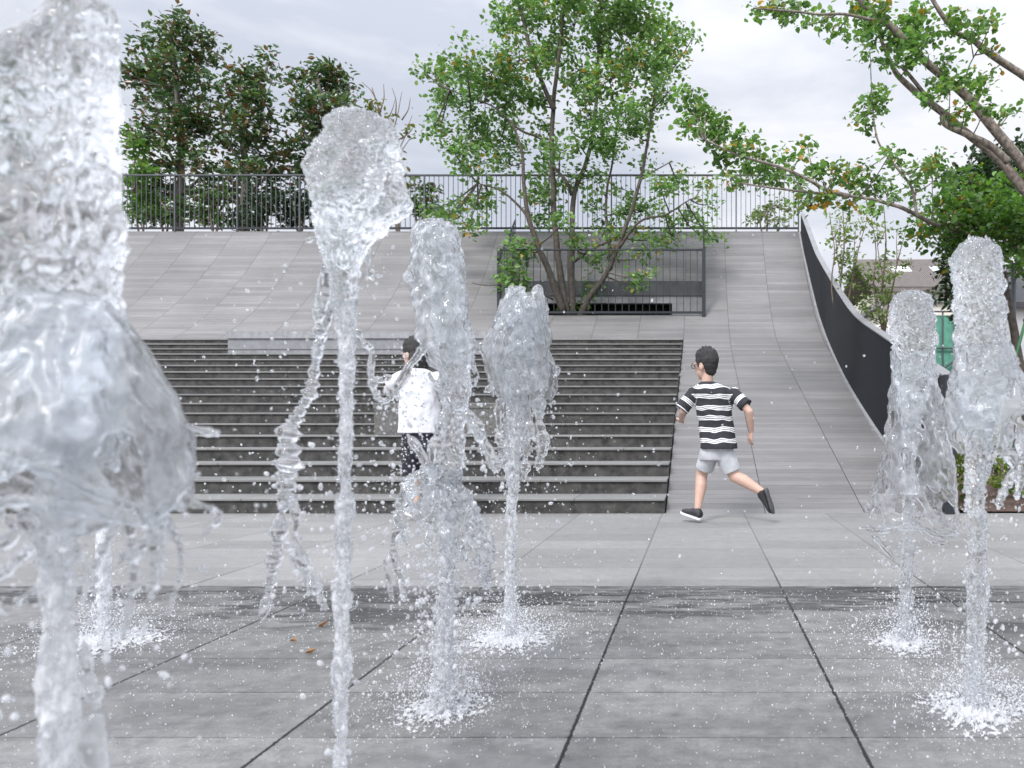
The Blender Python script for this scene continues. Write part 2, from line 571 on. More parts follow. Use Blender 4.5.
def strip(d0, d1, xl, xr):
    for i in range(len(DS) - 1):
        if DS[i] >= d0 - 1e-6 and DS[i + 1] <= d1 + 1e-6:
            n = len(sv)
            for j in (i, i + 1):
                for x in (xl, xr):
                    xx = x(DS[j]) if callable(x) else x
                    sv.append((xx, DS[j], prof(DS[j])))
                    suv.append((xx, arc[j]))
            sf.append((n, n + 1, n + 3, n + 2))


strip(D0, DTOP, XS, wall_x)
strip(DTOP, PITD0, -22.0, wall_x)
strip(PITD0, PITD1, -22.0, PITX0)
strip(PITD0, PITD1, PITX1, wall_x)
strip(PITD1, FENCE, -22.0, wall_x)
slope = mesh_obj('slope', sv, sf, M['slope'], uv=suv)
slope['kind'] = 'structure'
ZT = prof(FENCE)
terr = sheet('terrace_ground', M['ground'], -40, 2.4, FENCE, 60, ZT - 0.02)
sheet('bed', M['mulch'], 2.25, 14, D0 + 0.02, 30, 0.015)

# ------------------------------------------------------------------ staircase
st = thing('staircase', 'wide flight of grey stone steps with dark risers cut into the slope', 'stairs', (-6, D0, 0))
XL = -13.5
for n in range(1, 19):
    zt = n * RISE
    d = D0 + (n - 1) * RUN
    dn = d + RUN + 0.03 if n < 18 else d + 0.34
    b = MB().box(XL, XS - 0.008, d - 0.022, dn, zt - 0.02, zt)
    tr = b.build('step', M['tread'], st)
    me = tr.data
    l = me.uv_layers.new(name='UVMap')
    for lp in me.loops:
        cc = me.vertices[lp.vertex_index].co
        l.data[lp.index].uv = (cc.x + n * 0.37, cc.y + cc.z + n * 0.77)
    bev = tr.modifiers.new('b', 'BEVEL')
    bev.width = 0.004
    bev.segments = 2
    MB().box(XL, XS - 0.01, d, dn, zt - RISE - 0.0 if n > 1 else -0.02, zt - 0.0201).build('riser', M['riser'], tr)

# block of stone across the top three steps, and a low seat on the flight
bl = thing('stone_block', 'long low grey granite block laid across the top three steps', 'stone block', (-5.6, 12.45, 1.9))
MB().box(-7.96, -3.36, 12.5, 13.6, 1.9, 2.20).build('block_face', M['block'], bl)
MB().box(-7.98, -3.34, 12.47, 13.6, 2.202, 2.318).build('cap', M['cap'], bl)
ds = D0 + 4.5 * RUN
a, b2 = P(374, 434, ds), P(506, 404, ds)
bl2 = thing('stone_bench', 'short rough grey stone bench set low on the steps behind the child in white', 'stone bench', (a.x, ds, a.z))
MB().box(a.x, b2.x, ds, ds + 0.9, RISE * 5 + 0.002, b2.z - 0.05).build('block_face', M['bench'], bl2)
MB().box(a.x - 0.008, b2.x + 0.008, ds - 0.008, ds + 0.9, b2.z - 0.048, b2.z).build('cap', M['bench'], bl2)

# ------------------------------------------------------------------ parapet wall on the right
wl = thing('parapet_wall', 'curved dark metal parapet wall with pale coping beside the ramp', 'wall', (2.1, D0, 0))
cv = catmull([(w_[0], w_[1], w_[2], w_[3]) for w_ in wd], 10)
TH = 0.075
v, f = [], []
for (d, x, zb, zt) in cv:
    for (dx, z) in ((0.0, zb - 0.06), (0.0, zt), (TH, zt), (TH, -0.02)):
        v.append((x + dx, d, z))
n = len(cv)
for i in range(n - 1):
    for k in range(4):
        k2 = (k + 1) % 4
        f.append((i * 4 + k, (i + 1) * 4 + k, (i + 1) * 4 + k2, i * 4 + k2))
f += [(0, 1, 2, 3), tuple((n - 1) * 4 + k for k in (3, 2, 1, 0))]
mesh_obj('wall_panel', v, f, M['raildark'], wl)
# vertical ribs of the inner face
rb = MB()
Ls = np.concatenate([[0], np.cumsum(np.hypot(np.diff(cv[:, 0]), np.diff(cv[:, 2])))])
for s_ in np.arange(0.05, Ls[-1], 0.055):
    d, x, zb, zt = [np.interp(s_, Ls, cv[:, k]) for k in range(4)]
    rb.box(x - 0.008, x - 0.001, d - 0.008, d + 0.008, zb - 0.02, zt - 0.012)
rb.build('rib_panel', M['raildark'], wl)
v, f = [], []
for (d, x, zb, zt) in cv:
    for (dx, dz) in ((-0.012, 0.003), (-0.012, 0.018), (TH + 0.012, 0.018), (TH + 0.012, 0.003)):
        v.append((x + dx, d, zt + dz))
for i in range(n - 1):
    for k in range(4):
        k2 = (k + 1) % 4
        f.append((i * 4 + k, (i + 1) * 4 + k, (i + 1) * 4 + k2, i * 4 + k2))
f += [(0, 1, 2, 3), tuple((n - 1) * 4 + k for k in (3, 2, 1, 0))]
mesh_obj('coping', v, f, M['wallcap'], wl)
v, f = [], []
for (d, x, zb, zt) in cv:
    for (dx, dz) in ((-0.055, 0.002), (-0.055, 0.03), (-0.016, 0.03), (-0.016, 0.002)):
        v.append((x + dx, d, zb + dz))
for i in range(n - 1):
    for k in range(4):
        k2 = (k + 1) % 4
        f.append((i * 4 + k, (i + 1) * 4 + k, (i + 1) * 4 + k2, i * 4 + k2))
mesh_obj('skirting', v, f, M['cap'], wl)
x0 = wd[0, 1]
MB().box(x0 - 0.01, x0 + TH + 0.01, D0 - 0.07, D0 + 0.06, 0.0, wd[0, 3] + 0.005).build('end_post', M['raildark'], wl)

# ------------------------------------------------------------------ fence on the terrace edge
fn = thing('fence', 'long dark steel bar fence along the top edge of the slope', 'fence', (-8, FENCE, ZT))
FX0, FX1, FZ0, FZ1 = -20.0, 2.22, ZT + 0.05, ZT + 1.265
MB().box(FX0, FX1, FENCE - 0.03, FENCE + 0.03, FZ1 - 0.03, FZ1).build('top_rail', M['rail'], fn)
MB().box(FX0, FX1, FENCE - 0.02, FENCE + 0.02, FZ0, FZ0 + 0.04).build('bottom_rail', M['raildark'], fn)
pw = 1.39
x = FX1
while x > FX0:
    MB().box(x - 0.016, x + 0.012, FENCE - 0.022, FENCE + 0.022, ZT - 0.02, FZ1 - 0.036).build('post', M['rail'], fn)
    pb = MB()
    nb = 13
    for k in range(1, nb):
        xb = x - pw * k / nb
        if xb > FX0:
            pb.box(xb - 0.0065, xb + 0.0065, FENCE - 0.0065, FENCE + 0.0065, FZ0 + 0.041, FZ1 - 0.036)
    pb.build('bar_panel', M['rail'], fn)
    x -= pw

# ------------------------------------------------------------------ planted pit with its railing
pit = thing('tree_pit', 'concrete planting pit cut into the slope around the large tree', 'tree pit', (-1.9, 14.8, 2.0))
zf, zb = prof(PITD0), prof(PITD1)
MB().box(PITX0, PITX1, PITD0, PITD1, 1.2, 2.45).build('soil', M['void'], pit)
MB().box(PITX0 - 0.1, PITX1 + 0.1, PITD1 + 0.002, PITD1 + 0.25, zb - 0.30, zb - 0.004).build('lintel', M['lintel'], pit)
zl = P(600, 303, PITD1).z
MB().box(PITX0 - 0.1, PITX1 + 0.1, PITD1 + 0.03, PITD1 + 0.25, zl, zb - 0.302).build('back_wall', M['concrete'], pit)
MB().box(P(672, 300, PITD1).x, PITX1 + 0.1, PITD1 + 0.031, PITD1 + 0.25, 2.3, zl - 0.001).build('jamb', M['concrete'], pit)
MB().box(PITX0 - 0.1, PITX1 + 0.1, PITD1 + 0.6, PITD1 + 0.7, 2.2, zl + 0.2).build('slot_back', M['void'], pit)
v = [(PITX1, PITD0, 2.4), (PITX1, PITD1, 2.4), (PITX1, PITD1, zb - 0.12), (PITX1, PITD0, zf - 0.08)]
v += [(p[0] + 0.15, p[1], p[2]) for p in v]
q = [(0, 1, 2, 3), (7, 6, 5, 4), (0, 4, 5, 1), (1, 5, 6, 2), (2, 6, 7, 3), (3, 7, 4, 0)]
mesh_obj('side_wall', v, q, M['concrete'], pit)
v = [(p[0] - (PITX1 - PITX0) - 0.15, p[1], p[2]) for p in v]
mesh_obj('side_wall', v, q, M['concrete'], pit)

rl = thing('pit_railing', 'dark steel bar railing standing round three sides of the tree pit', 'railing', (-1.9, PITD0, zf))
RD = PITD0 - 0.04
zr0, zr1 = P(600, 313, RD).z, P(600, 249, RD).z
MB().box(PITX0, PITX1, RD - 0.025, RD + 0.025, zr1 - 0.03, zr1).build('top_rail', M['raildark'], rl)
MB().box(PITX0, PITX1 + 0.02, RD - 0.02, RD + 0.02, zr0 - 0.01, zr0 + 0.03).build('bottom_rail', M['raildark'], rl)
bp = MB()
nbar = 30
for k in range(1, nbar):
    xb = PITX0 + (PITX1 - PITX0) * k / nbar
    bp.box(xb - 0.006, xb + 0.006, RD - 0.006, RD + 0.006, zr0 + 0.031, zr1 - 0.031)
bp.build('bar_panel', M['raildark'], rl)
for xx in (PITX0, PITX1):
    MB().box(xx - 0.04, xx + 0.03, RD - 0.035, RD + 0.035, zr0 - 0.1, zr1 + 0.002).build('corner_post', M['raildark'], rl)
    sp_ = MB()
    for dd in np.arange(RD + 0.13, PITD1 + 0.2, 0.12):
        zz = prof(dd)
        sp_.box(xx - 0.008, xx + 0.008, dd - 0.008, dd + 0.008, zz, zz + 1.12)
    for h in (1.12, 0.04):
        sp_.tube([(xx, RD, prof(RD) + h), (xx, PITD1 + 0.2, prof(PITD1 + 0.2) + h)], 0.018, 4)
    sp_.build('bar_panel', M['raildark'], rl)


# ------------------------------------------------------------------ vegetation
def leaves(centers, size, droop=0.2, aspect=0.55, out=None):
    n = len(centers)
    c = np.asarray(centers)
    d = rng.normal(size=(n, 3))
    d[:, 2] = d[:, 2] * 0.6 - droop
    if out is not None:
        d += out
    d /= np.linalg.norm(d, axis=1)[:, None]
    q = rng.normal(size=(n, 3)) * 0.6 + np.array([0, 0, 1.0])
    s = np.cross(d, q)
    s /= np.linalg.norm(s, axis=1)[:, None] + 1e-9
    nn = np.cross(s, d)
    L = (size * rng.uniform(0.45, 1.35, n))[:, None]
    W = L * aspect
    v = np.empty((n, 6, 3))
    v[:, 0] = c
    v[:, 1] = c + d * L * 0.3 + s * W * 0.46 + nn * L * 0.10
    v[:, 2] = c + d * L * 0.68 + s * W * 0.38 + nn * L * 0.06
    v[:, 3] = c + d * L - nn * L * 0.08
    v[:, 4] = c + d * L * 0.68 - s * W * 0.38 + nn * L * 0.06
    v[:, 5] = c + d * L * 0.3 - s * W * 0.46 + nn * L * 0.10
    b = np.arange(n)[:, None] * 6
    f = np.concatenate([b + np.array([[0, 1, 2, 3]]), b + np.array([[0, 3, 4, 5]])]).tolist()
    return v.reshape(-1, 3), f


def limb(mb, pts_px, r0, r1, n=6, seg=8, wob=0.02):
    """pts (x, y, distance) in picture terms -> tapered wobbly limb; returns its points"""
    p = [P(*q) for q in pts_px]
    c = catmull([tuple(q) for q in p], n)
    m = len(c)
    rad = [r0 + (r1 - r0) * (i / (m - 1)) ** 0.8 for i in range(m)]
    for i in range(m):
        nv = noise.noise_vector(Vector(c[i]) * 2.1)
        c[i] += np.array(nv) * wob
    mb.tube(c, rad, seg)
    return [Vector(q) for q in c]


def tree(name, label, cat, base, limbs, blobs, d, leafmat, barkmat, lsize, dens, per, depth=1.0, group=None, aspect=0.55, sub=0.16, twig=0.012, droop=0.2, hollow=0.35):
    t = thing(name, label, cat, base, group)
    mb = MB()
    pts = []
    for (pl, r0, r1) in limbs:
        pts += limb(mb, pl, r0, r1)
    allc = []
    s = d / F
    for bl_ in blobs:
        bx, by, br = bl_[:3]
        bd = d + (bl_[3] if len(bl_) > 3 else rng.normal() * 0.45 * depth)
        cen = P(bx, by, bd)
        rr = br * s
        ns = max(2, int(dens * br * br / 100))
        tips = []
        for k in range(ns):
            u = rng.normal(size=3)
            u /= np.linalg.norm(u)
            q = np.array(cen) + u * rr * rng.uniform(hollow, 1.0) ** 0.6 * np.array([1, 1.1 * depth, 1])
            tips.append(q)
            m = max(3, int(per * rng.uniform(0.5, 1.5)))
            allc.append(q + rng.normal(size=(m, 3)) * sub * np.array([1, 1, 0.7]))
        if pts:
            near = min(pts, key=lambda p_: (p_ - cen).length - 0.25 * (cen.z - p_.z))
            mid = (near + cen) / 2 + Vector((0, 0, -0.05 * (cen - near).length))
            mb.tube(catmull([tuple(near), tuple(mid), tuple(cen)], 5), np.linspace(twig * 1.5, twig * 0.7, 11), 5)
            for q in tips[:10]:
                qq = Vector(q)
                mm = (cen + qq) / 2 + Vector(rng.normal(size=3) * 0.03)
                mb.tube([cen, mm, qq], [twig * 0.7, twig * 0.5, twig * 0.25], 4)
    if mb.v:
        mb.build('trunk', barkmat, t, True)
    if allc:
        v, f = leaves(np.vstack(allc), lsize, droop, aspect)
        mesh_obj('crown', v, f, leafmat, t)
    return t


# large tree in the pit
TD = 14.75
L = [
    ([(567, 318, TD), (562, 285, TD), (556, 241, TD), (552, 163, TD), (554, 99, TD + .1), (560, 47, TD), (565, -15, TD)], .085, .025),
    ([(554, 110, TD), (547, 95, TD - .1), (535, 64, TD - .2), (524, 22, TD - .3), (515, -5, TD - .3)], .06, .02),
    ([(573, 318, TD + .1), (571, 270, TD + .1), (572, 235, TD + .1), (574, 193, TD + .2), (586, 163, TD + .3), (595, 120, TD + .3), (599, 43, TD + .4), (603, -10, TD + .4)], .075, .025),
    ([(579, 318, TD - .1), (590, 297, TD - .2), (603, 279, TD - .3), (616, 254, TD - .3), (634, 202, TD - .3), (644, 163, TD - .3), (649, 129, TD - .3), (655, 90, TD - .2)], .07, .02),
    ([(563, 312, TD - .1), (552, 278, TD - .2), (538, 245, TD - .3), (528, 215, TD - .4), (524, 185, TD - .4), (521, 150, TD - .4), (512, 120, TD - .4)], .08, .02),
    ([(529, 218, TD - .4), (518, 205, TD - .4), (500, 190, TD - .5), (478, 183, TD - .5)], .035, .012),
    ([(612, 262, TD - .3), (608, 232, TD), (606, 198, TD + .1), (612, 163, TD + .2), (618, 120, TD + .2)], .04, .015),
    ([(573, 262, TD + .1), (590, 250, TD), (606, 243, TD), (625, 238, TD)], .035, .012),
    ([(552, 165, TD), (566, 180, TD - .2), (571, 195, TD)], .03, .03),
    ([(552, 150, TD), (540, 138, TD), (520, 130, TD - .2), (490, 105, TD - .3), (450, 90, TD - .3)], .04, .01),
    ([(640, 180, TD - .3), (655, 170, TD - .4), (672, 160, TD - .4)], .02, .008),
    ([(618, 250, TD - .3), (640, 222, TD - .5), (665, 215, TD - .5), (690, 200, TD - .5)], .035, .01),
    ([(553, 300, TD - .3), (530, 287, TD - .6), (508, 283, TD - .8), (490, 286, TD - .9), (472, 283, TD - .9)], .02, .008),
]
BL = [(520, 8, 30), (555, -5, 36), (600, -2, 40), (640, 5, 34), (655, 38, 26), (680, 38, 14), (694, 36, 7), (575, 25, 26), (620, 40, 30),
      (466, 62, 18), (444, 76, 12), (433, 74, 7), (425, 72, 5), (492, 72, 22), (520, 60, 24), (455, 98, 20), (485, 103, 26), (515, 95, 24), (440, 126, 11), (431, 133, 6), (470, 133, 22), (500, 140, 24), (452, 150, 8),
      (545, 60, 20), (580, 70, 24), (610, 80, 26), (645, 72, 24), (665, 62, 14), (668, 92, 14), (530, 100, 16), (540, 130, 12), (590, 115, 22), (625, 118, 24), (650, 110, 16), (605, 140, 18), (640, 138, 12),
      (480, 163, 18), (510, 165, 14), (460, 160, 10), (545, 172, 13), (535, 188, 12), (575, 178, 8), (556, 205, 8),
      (478, 205, 14), (490, 192, 12), (455, 212, 14), (436, 208, 12), (470, 222, 9), (440, 222, 6),
      (560, 150, 14), (577, 140, 12), (540, 202, 10), (560, 226, 10), (590, 205, 11), (602, 226, 10), (556, 190, 10), (530, 252, 8), (600, 186, 9), (625, 190, 10), (592, 266, 7), (625, 210, 9), (545, 150, 10),
      (588, 178, 10), (580, 235, 10), (575, 248, 8), (545, 220, 8), (640, 168, 7),
      (660, 185, 13), (680, 180, 12), (700, 190, 10), (640, 212, 13), (665, 215, 15), (690, 212, 13), (706, 205, 7), (650, 240, 13), (622, 238, 12), (672, 238, 9), (640, 258, 9), (610, 255, 8), (645, 275, 6), (638, 285, 4), (700, 235, 7), (712, 238, 4),
      (517, 240, 9, -.7), (513, 256, 12, -.7), (520, 270, 11, -.7), (510, 280, 8, -.7), (523, 285, 6, -.7), (590, 290, 4), (575, 305, 4)]
tree('tree', 'large multi stemmed green tree growing from the railed pit', 'tree', (-2.6, TD, 2.3), L, BL, TD, M['leafmain'], M['bark'], 0.10, 2.5, 38, 1.0, sub=0.13, droop=0.15, aspect=0.7)

# overhanging tree on the right, trunk outside the frame
RDD = 9.0
L = [
    ([(1135, 486, RDD + .4), (1110, 380, RDD + .3), (1075, 275, RDD + .2), (1048, 222, RDD), (1024, 190, RDD), (1000, 161, RDD), (964, 130, RDD), (928, 101, RDD - .1), (899, 78, RDD - .2), (889, 60, RDD - .2), (880, 40, RDD - .3)], .11, .02),
    ([(1048, 222, RDD), (1034, 182, RDD - .1), (1024, 166, RDD - .1), (995, 130, RDD - .15), (964, 94, RDD - .2), (925, 60, RDD - .3), (886, 23, RDD - .4), (858, -3, RDD - .5), (840, -30, RDD - .5)], .085, .03),
    ([(1120, 200, RDD), (1070, 110, RDD), (1024, 77, RDD), (985, 49, RDD - .1), (972, 39, RDD - .1), (954, 31, RDD - .1), (933, 0, RDD - .2), (920, -30, RDD - .2)], .06, .022),
    ([(1008, 162, RDD - .2), (990, 145, RDD - .25), (969, 135, RDD - .25), (946, 125, RDD - .2), (942, 116, RDD - .2)], .045, .03),
    ([(930, 100, RDD - .1), (918, 85, RDD - .15), (900, 66, RDD - .2)], .03, .02),
    ([(1078, 280, RDD + .3), (1045, 255, RDD + 2.3), (1010, 246, RDD + 2.6), (960, 232, RDD + 1.6), (923, 219, RDD + .2), (905, 208, RDD - .4), (884, 203, RDD - .5), (845, 195, RDD - .6), (798, 191, RDD - .7), (763, 187, RDD - .8), (735, 182, RDD - .8)], .045, .008),
    ([(850, 196, RDD - .6), (825, 188, RDD - .7), (810, 180, RDD - .8), (779, 168, RDD - .8), (740, 156, RDD - .9), (705, 140, RDD - .9)], .028, .008),
    ([(918, 216, RDD - .4), (912, 189, RDD - .4), (900, 172, RDD - .5), (881, 148, RDD - .5), (875, 129, RDD - .5), (872, 105, RDD - .5)], .02, .008),
    ([(886, 23, RDD - .4), (850, 15, RDD - .5), (815, 14, RDD - .6), (775, 10, RDD - .6), (752, 8, RDD - .6)], .02, .008),
    ([(964, 94, RDD - .2), (968, 70, RDD - .2), (975, 55, RDD - .2)], .012, .006),
]
BL = [(758, 8, 6), (772, 12, 8), (790, 14, 8), (806, 24, 6), (798, 2, 6), (822, 18, 7), (840, 28, 9), (860, 14, 11), (872, 30, 13), (895, 40, 15), (905, 22, 12), (885, 8, 10), (930, 32, 11), (912, 60, 10), (925, 12, 8), (948, 62, 9), (962, 80, 9), (950, 90, 7), (972, 95, 8), (936, 80, 7), (990, 72, 5), (985, 88, 6), (960, 22, 8), (970, 33, 7), (980, 20, 6), (992, 22, 4), (998, 48, 7), (952, 10, 6), (890, 62, 8), (870, 50, 6), (915, 45, 10),
      (985, 108, 5), (1000, 118, 6), (965, 112, 6), (1012, 110, 4), (930, 95, 4), (955, 118, 5),
      (872, 92, 6), (864, 108, 7), (878, 110, 6), (868, 128, 5), (858, 118, 4), (892, 150, 6), (898, 160, 6), (880, 95, 4),
      (690, 100, 10), (705, 112, 10), (690, 122, 9), (722, 125, 10), (710, 140, 10), (742, 142, 9), (735, 155, 10), (760, 152, 9), (748, 168, 10), (770, 165, 9), (722, 160, 9), (700, 130, 8), (778, 178, 8), (760, 180, 7), (785, 160, 6), (800, 155, 6), (807, 145, 4), (740, 185, 7), (730, 175, 6),
      (800, 180, 8), (820, 170, 9), (838, 165, 7), (845, 182, 10), (862, 170, 8), (870, 185, 9), (826, 195, 8), (850, 205, 7), (885, 188, 8), (905, 172, 8), (922, 165, 8), (932, 175, 7), (915, 185, 7), (812, 205, 6), (800, 200, 6), (895, 200, 7), (868, 210, 5), (935, 160, 5), (945, 172, 5)]
tree('tree', 'leafy tree reaching in from the right on long bare leaning limbs', 'tree', (P(1135, 486, RDD + .4).x, RDD + .4, 0), L, BL, RDD - .4, M['leafright'], M['barklight'], 0.072, 5.5, 22, 0.8, sub=0.068, twig=0.006, aspect=0.8)

# bright bushy tree under it, dark evergreen behind
D_ = 10.5
L = [([(1030, 475, D_), (1025, 400, D_), (1012, 320, D_), (1000, 260, D_), (985, 215, D_)], .09, .03)]
BL = [(960, 205, 18), (985, 195, 16), (1005, 210, 22), (940, 222, 13), (975, 228, 18), (1000, 245, 18), (1025, 225, 24), (950, 190, 10), (930, 238, 9), (920, 228, 6), (958, 245, 12), (985, 258, 10), (1020, 262, 14), (1040, 200, 24), (1045, 250, 20), (970, 178, 9), (912, 236, 4), (938, 208, 6), (948, 250, 7), (966, 262, 7), (926, 212, 5), (1010, 185, 12), (995, 225, 16)]
tree('tree', 'dense bright green tree low at the right edge above the fountain', 'tree', (P(1030, 475, D_).x, D_, 0), L, BL, D_, M['leafbright'], M['bark'], 0.085, 3.6, 30, 1.1, sub=0.12, aspect=0.8, twig=0.007)
D_ = 15.0
L = [([(995, 461, D_), (988, 380, D_), (985, 300, D_), (985, 200, D_), (984, 160, D_)], .14, .03)]
BL = [(985, 160, 14), (970, 168, 12), (1005, 165, 14), (960, 180, 10), (985, 185, 20), (1010, 190, 20), (965, 205, 16), (1000, 220, 22), (955, 235, 14), (975, 250, 18), (950, 262, 12), (962, 280, 14), (945, 290, 9), (990, 285, 18), (955, 305, 9), (1020, 150, 10), (1025, 180, 16), (985, 320, 14), (968, 315, 8), (1015, 250, 18), (953, 175, 5)]
tree('tree', 'dark evergreen tree standing behind the bright green one at the right', 'tree', (P(995, 461, D_).x, D_, 0), L, BL, D_, M['leafdark'], M['bark'], 0.14, 5, 26, 0.9, sub=0.13)

# magnolias behind the fence
MD = 19.0
zt = ZT - 0.02


def gnd(x, d):
    return Vector(((x - CX) * d / F, d, zt))


def py(z, d):
    return CY - F * (z - CH) / d


yb = py(zt, MD)
mags = [
    ('tallest magnolia with brown backed leaves and a straight grey trunk behind the fence', 180, [(172, 26, 13), (160, 45, 16), (185, 42, 13), (205, 42, 11), (148, 62, 15), (175, 65, 18), (202, 62, 12), (133, 76, 9), (150, 84, 13), (180, 88, 15), (205, 82, 8), (126, 78, 5), (160, 108, 12), (190, 112, 15), (140, 103, 8), (208, 108, 10), (150, 135, 14), (180, 140, 16), (205, 132, 11), (135, 140, 8), (160, 165, 15), (195, 165, 14), (145, 185, 12), (172, 190, 14), (205, 190, 12), (186, 208, 12), (150, 208, 12)]),
    ('middle magnolia with a loose open crown behind the fence', 245, [(267, 60, 8), (258, 75, 11), (272, 78, 7), (240, 82, 10), (228, 88, 7), (252, 95, 12), (235, 105, 12), (262, 108, 11), (225, 118, 9), (245, 125, 14), (268, 128, 10), (232, 145, 14), (258, 150, 14), (278, 150, 9), (240, 172, 14), (265, 172, 13), (282, 172, 9), (225, 175, 9), (235, 198, 12), (262, 198, 12), (285, 198, 8), (250, 215, 12)]),
    ('compact round headed magnolia behind the fence beside the bare tree', 325, [(318, 72, 11), (335, 74, 10), (302, 80, 9), (322, 90, 14), (345, 88, 9), (310, 105, 13), (335, 108, 13), (350, 105, 8), (298, 118, 9), (320, 125, 15), (345, 128, 10), (305, 140, 11), (330, 148, 14), (295, 155, 7), (350, 148, 9), (315, 165, 13), (338, 172, 13), (300, 175, 10), (320, 192, 13), (345, 195, 12), (330, 212, 12)]),
]
for lab, x, bl_ in mags:
    g = gnd(x, MD)
    ty = bl_[0][1]
    L = [([(x - 3, yb + 2, MD), (x - 1, 215, MD), (x + 1, 170, MD), (x - 2, 110, MD), (bl_[0][0], ty + 8, MD)], .16, .03),
         ([(x, 170, MD), (x - 12, 150, MD - .3), (x - 25, 120, MD - .4)], .05, .02), ([(x, 150, MD), (x + 12, 130, MD + .2), (x + 22, 95, MD + .2)], .05, .02),
         ([(x, 195, MD), (x + 18, 180, MD - .3), (x + 30, 165, MD - .3)], .05, .02)]
    tree('magnolia', lab, 'tree', g, L, bl_, MD, M['leafmag'], M['barkmag'], 0.165, 5.2, 27, 0.9, 'magnolias behind the fence', sub=0.16, droop=-0.15, aspect=0.52)

g = gnd(398, 19.5)
L = [([(400, py(zt, 19.5), 19.5), (396, 195, 19.5), (391, 165, 19.5), (385, 130, 19.5), (372, 88, 19.5)], .07, .012)]
for (x1, y1, x2, y2) in [(391, 165, 412, 115), (388, 145, 402, 92), (385, 130, 366, 105), (392, 160, 410, 138), (380, 112, 384, 84), (384, 125, 395, 100), (398, 140, 413, 128), (402, 120, 411, 98), (376, 100, 362, 82), (391, 150, 372, 135), (396, 115, 392, 88), (372, 118, 360, 112)]:
    L.append(([(x1, y1, 19.5), ((x1 + x2) / 2 + 2, (y1 + y2) / 2, 19.5), (x2, y2, 19.5)], .022, .006))
BL = [(372, 104, 3), (379, 114, 4), (388, 117, 3), (368, 112, 3), (406, 132, 2.5), (385, 150, 7), (398, 158, 7), (388, 170, 9), (405, 175, 8), (412, 190, 8), (398, 190, 10), (392, 205, 10), (410, 208, 9), (380, 190, 8)]
tree('half_bare_tree', 'half bare slender tree with brown tufts beside the tall jet', 'tree', g, L, BL, 19.5, M['leafolive'], M['twig'], 0.17, 2.6, 9, 0.6, sub=0.12, twig=0.01)

# shrubs along the fence
shr = [
    (140, 205, 18, 'leafbright', 'light green shrub at the left end behind the fence', [(130, 130, 7), (134, 150, 10), (140, 170, 12), (136, 190, 13), (145, 205, 13), (132, 212, 10)]),
    (165, 210, 17.6, 'leafshrub', 'dark green shrub behind the fence below the tallest magnolia', [(160, 200, 11), (172, 208, 11), (160, 216, 11), (178, 218, 8)]),
    (215, 205, 17.7, 'leafshrub', 'dark green shrub behind the fence between tallest and middle magnolias', [(205, 195, 11), (220, 198, 11), (210, 212, 12), (226, 214, 10)]),
    (265, 210, 17.6, 'leafdark', 'very dark shrub behind the fence below the middle magnolia', [(258, 200, 10), (272, 205, 11), (262, 216, 11), (282, 215, 9), (245, 214, 9)]),
    (300, 210, 17.8, 'leafdark', 'very dark shrub behind the fence left of the tall jet', [(296, 198, 10), (306, 210, 11), (298, 218, 9), (316, 216, 9)]),
    (360, 205, 17.7, 'leafshrub', 'green shrub behind the fence hidden partly by the tall jet', [(352, 190, 10), (366, 195, 10), (358, 210, 11), (374, 212, 10), (345, 214, 9)]),
    (420, 205, 17.7, 'leafshrub', 'green shrub behind the fence right of the half bare tree', [(412, 200, 9), (424, 196, 8), (418, 212, 10), (434, 210, 9), (446, 218, 7), (430, 186, 6), (402, 214, 9)]),
    (765, 215, 17.6, 'leafpale', 'sparse pale shrub behind the fence near its right end', [(765, 212, 6), (775, 205, 6), (782, 218, 6), (757, 220, 5), (790, 210, 5)]),
]
for (x, y, d, mt, lab, bl_) in shr:
    g = gnd(x, d)
    L = [([(x, py(zt, d), d), (x + 3, y + 5, d), (bl_[0][0], bl_[0][1], d)], .03, .01), ([(x, py(zt, d), d), (x - 4, y + 5, d), (bl_[1][0], bl_[1][1], d)], .03, .01)]
    tree('shrub', lab, 'shrub', g, L, bl_, d, M[mt], M['twig'], 0.14, 6, 22, 0.7, 'shrubs behind the fence', sub=0.11)

# saplings behind the parapet wall
D_ = 12.5
saps = [
    (838, 'pale thin sapling close behind the top of the parapet wall', [(840, 225, 7), (848, 215, 6), (836, 240, 7), (850, 238, 7), (842, 255, 8), (854, 255, 7), (846, 272, 8), (858, 275, 7), (850, 290, 6), (830, 215, 5), (856, 225, 4)]),
    (880, 'taller wispy sapling with bare twig tips behind the parapet wall', [(876, 268, 7), (888, 262, 6), (872, 285, 8), (884, 282, 8), (868, 300, 8), (880, 300, 9), (876, 315, 8), (890, 300, 7), (884, 318, 7), (864, 312, 6), (905, 262, 3), (876, 235, 3), (886, 228, 2.5), (868, 222, 2)]),
]
for (x, lab, bl_) in saps:
    L = [([(x + 10, 460, D_), (x + 6, 380, D_), (x + 2, 300, D_), (x + 6, 240, D_), (x + 4, 205, D_)], .035, .007),
         ([(x + 4, 330, D_), (x + 14, 280, D_), (x + 20, 250, D_), (x + 30, 218, D_)], .02, .005),
         ([(x + 4, 340, D_), (x - 6, 290, D_), (x - 4, 250, D_), (x - 8, 218, D_)], .02, .005),
         ([(x + 3, 280, D_), (x - 2, 250, D_), (x - 2, 222, D_)], .012, .004), ([(x + 17, 265, D_), (x + 16, 245, D_), (x + 18, 228, D_)], .010, .004)]
    tree('sapling', lab, 'tree', (P(x + 10, 460, D_).x, D_, 0), L, bl_, D_, M['leafpale'], M['twig'], 0.085, 8, 16, 0.6, 'saplings behind the parapet wall', sub=0.09, twig=0.006)

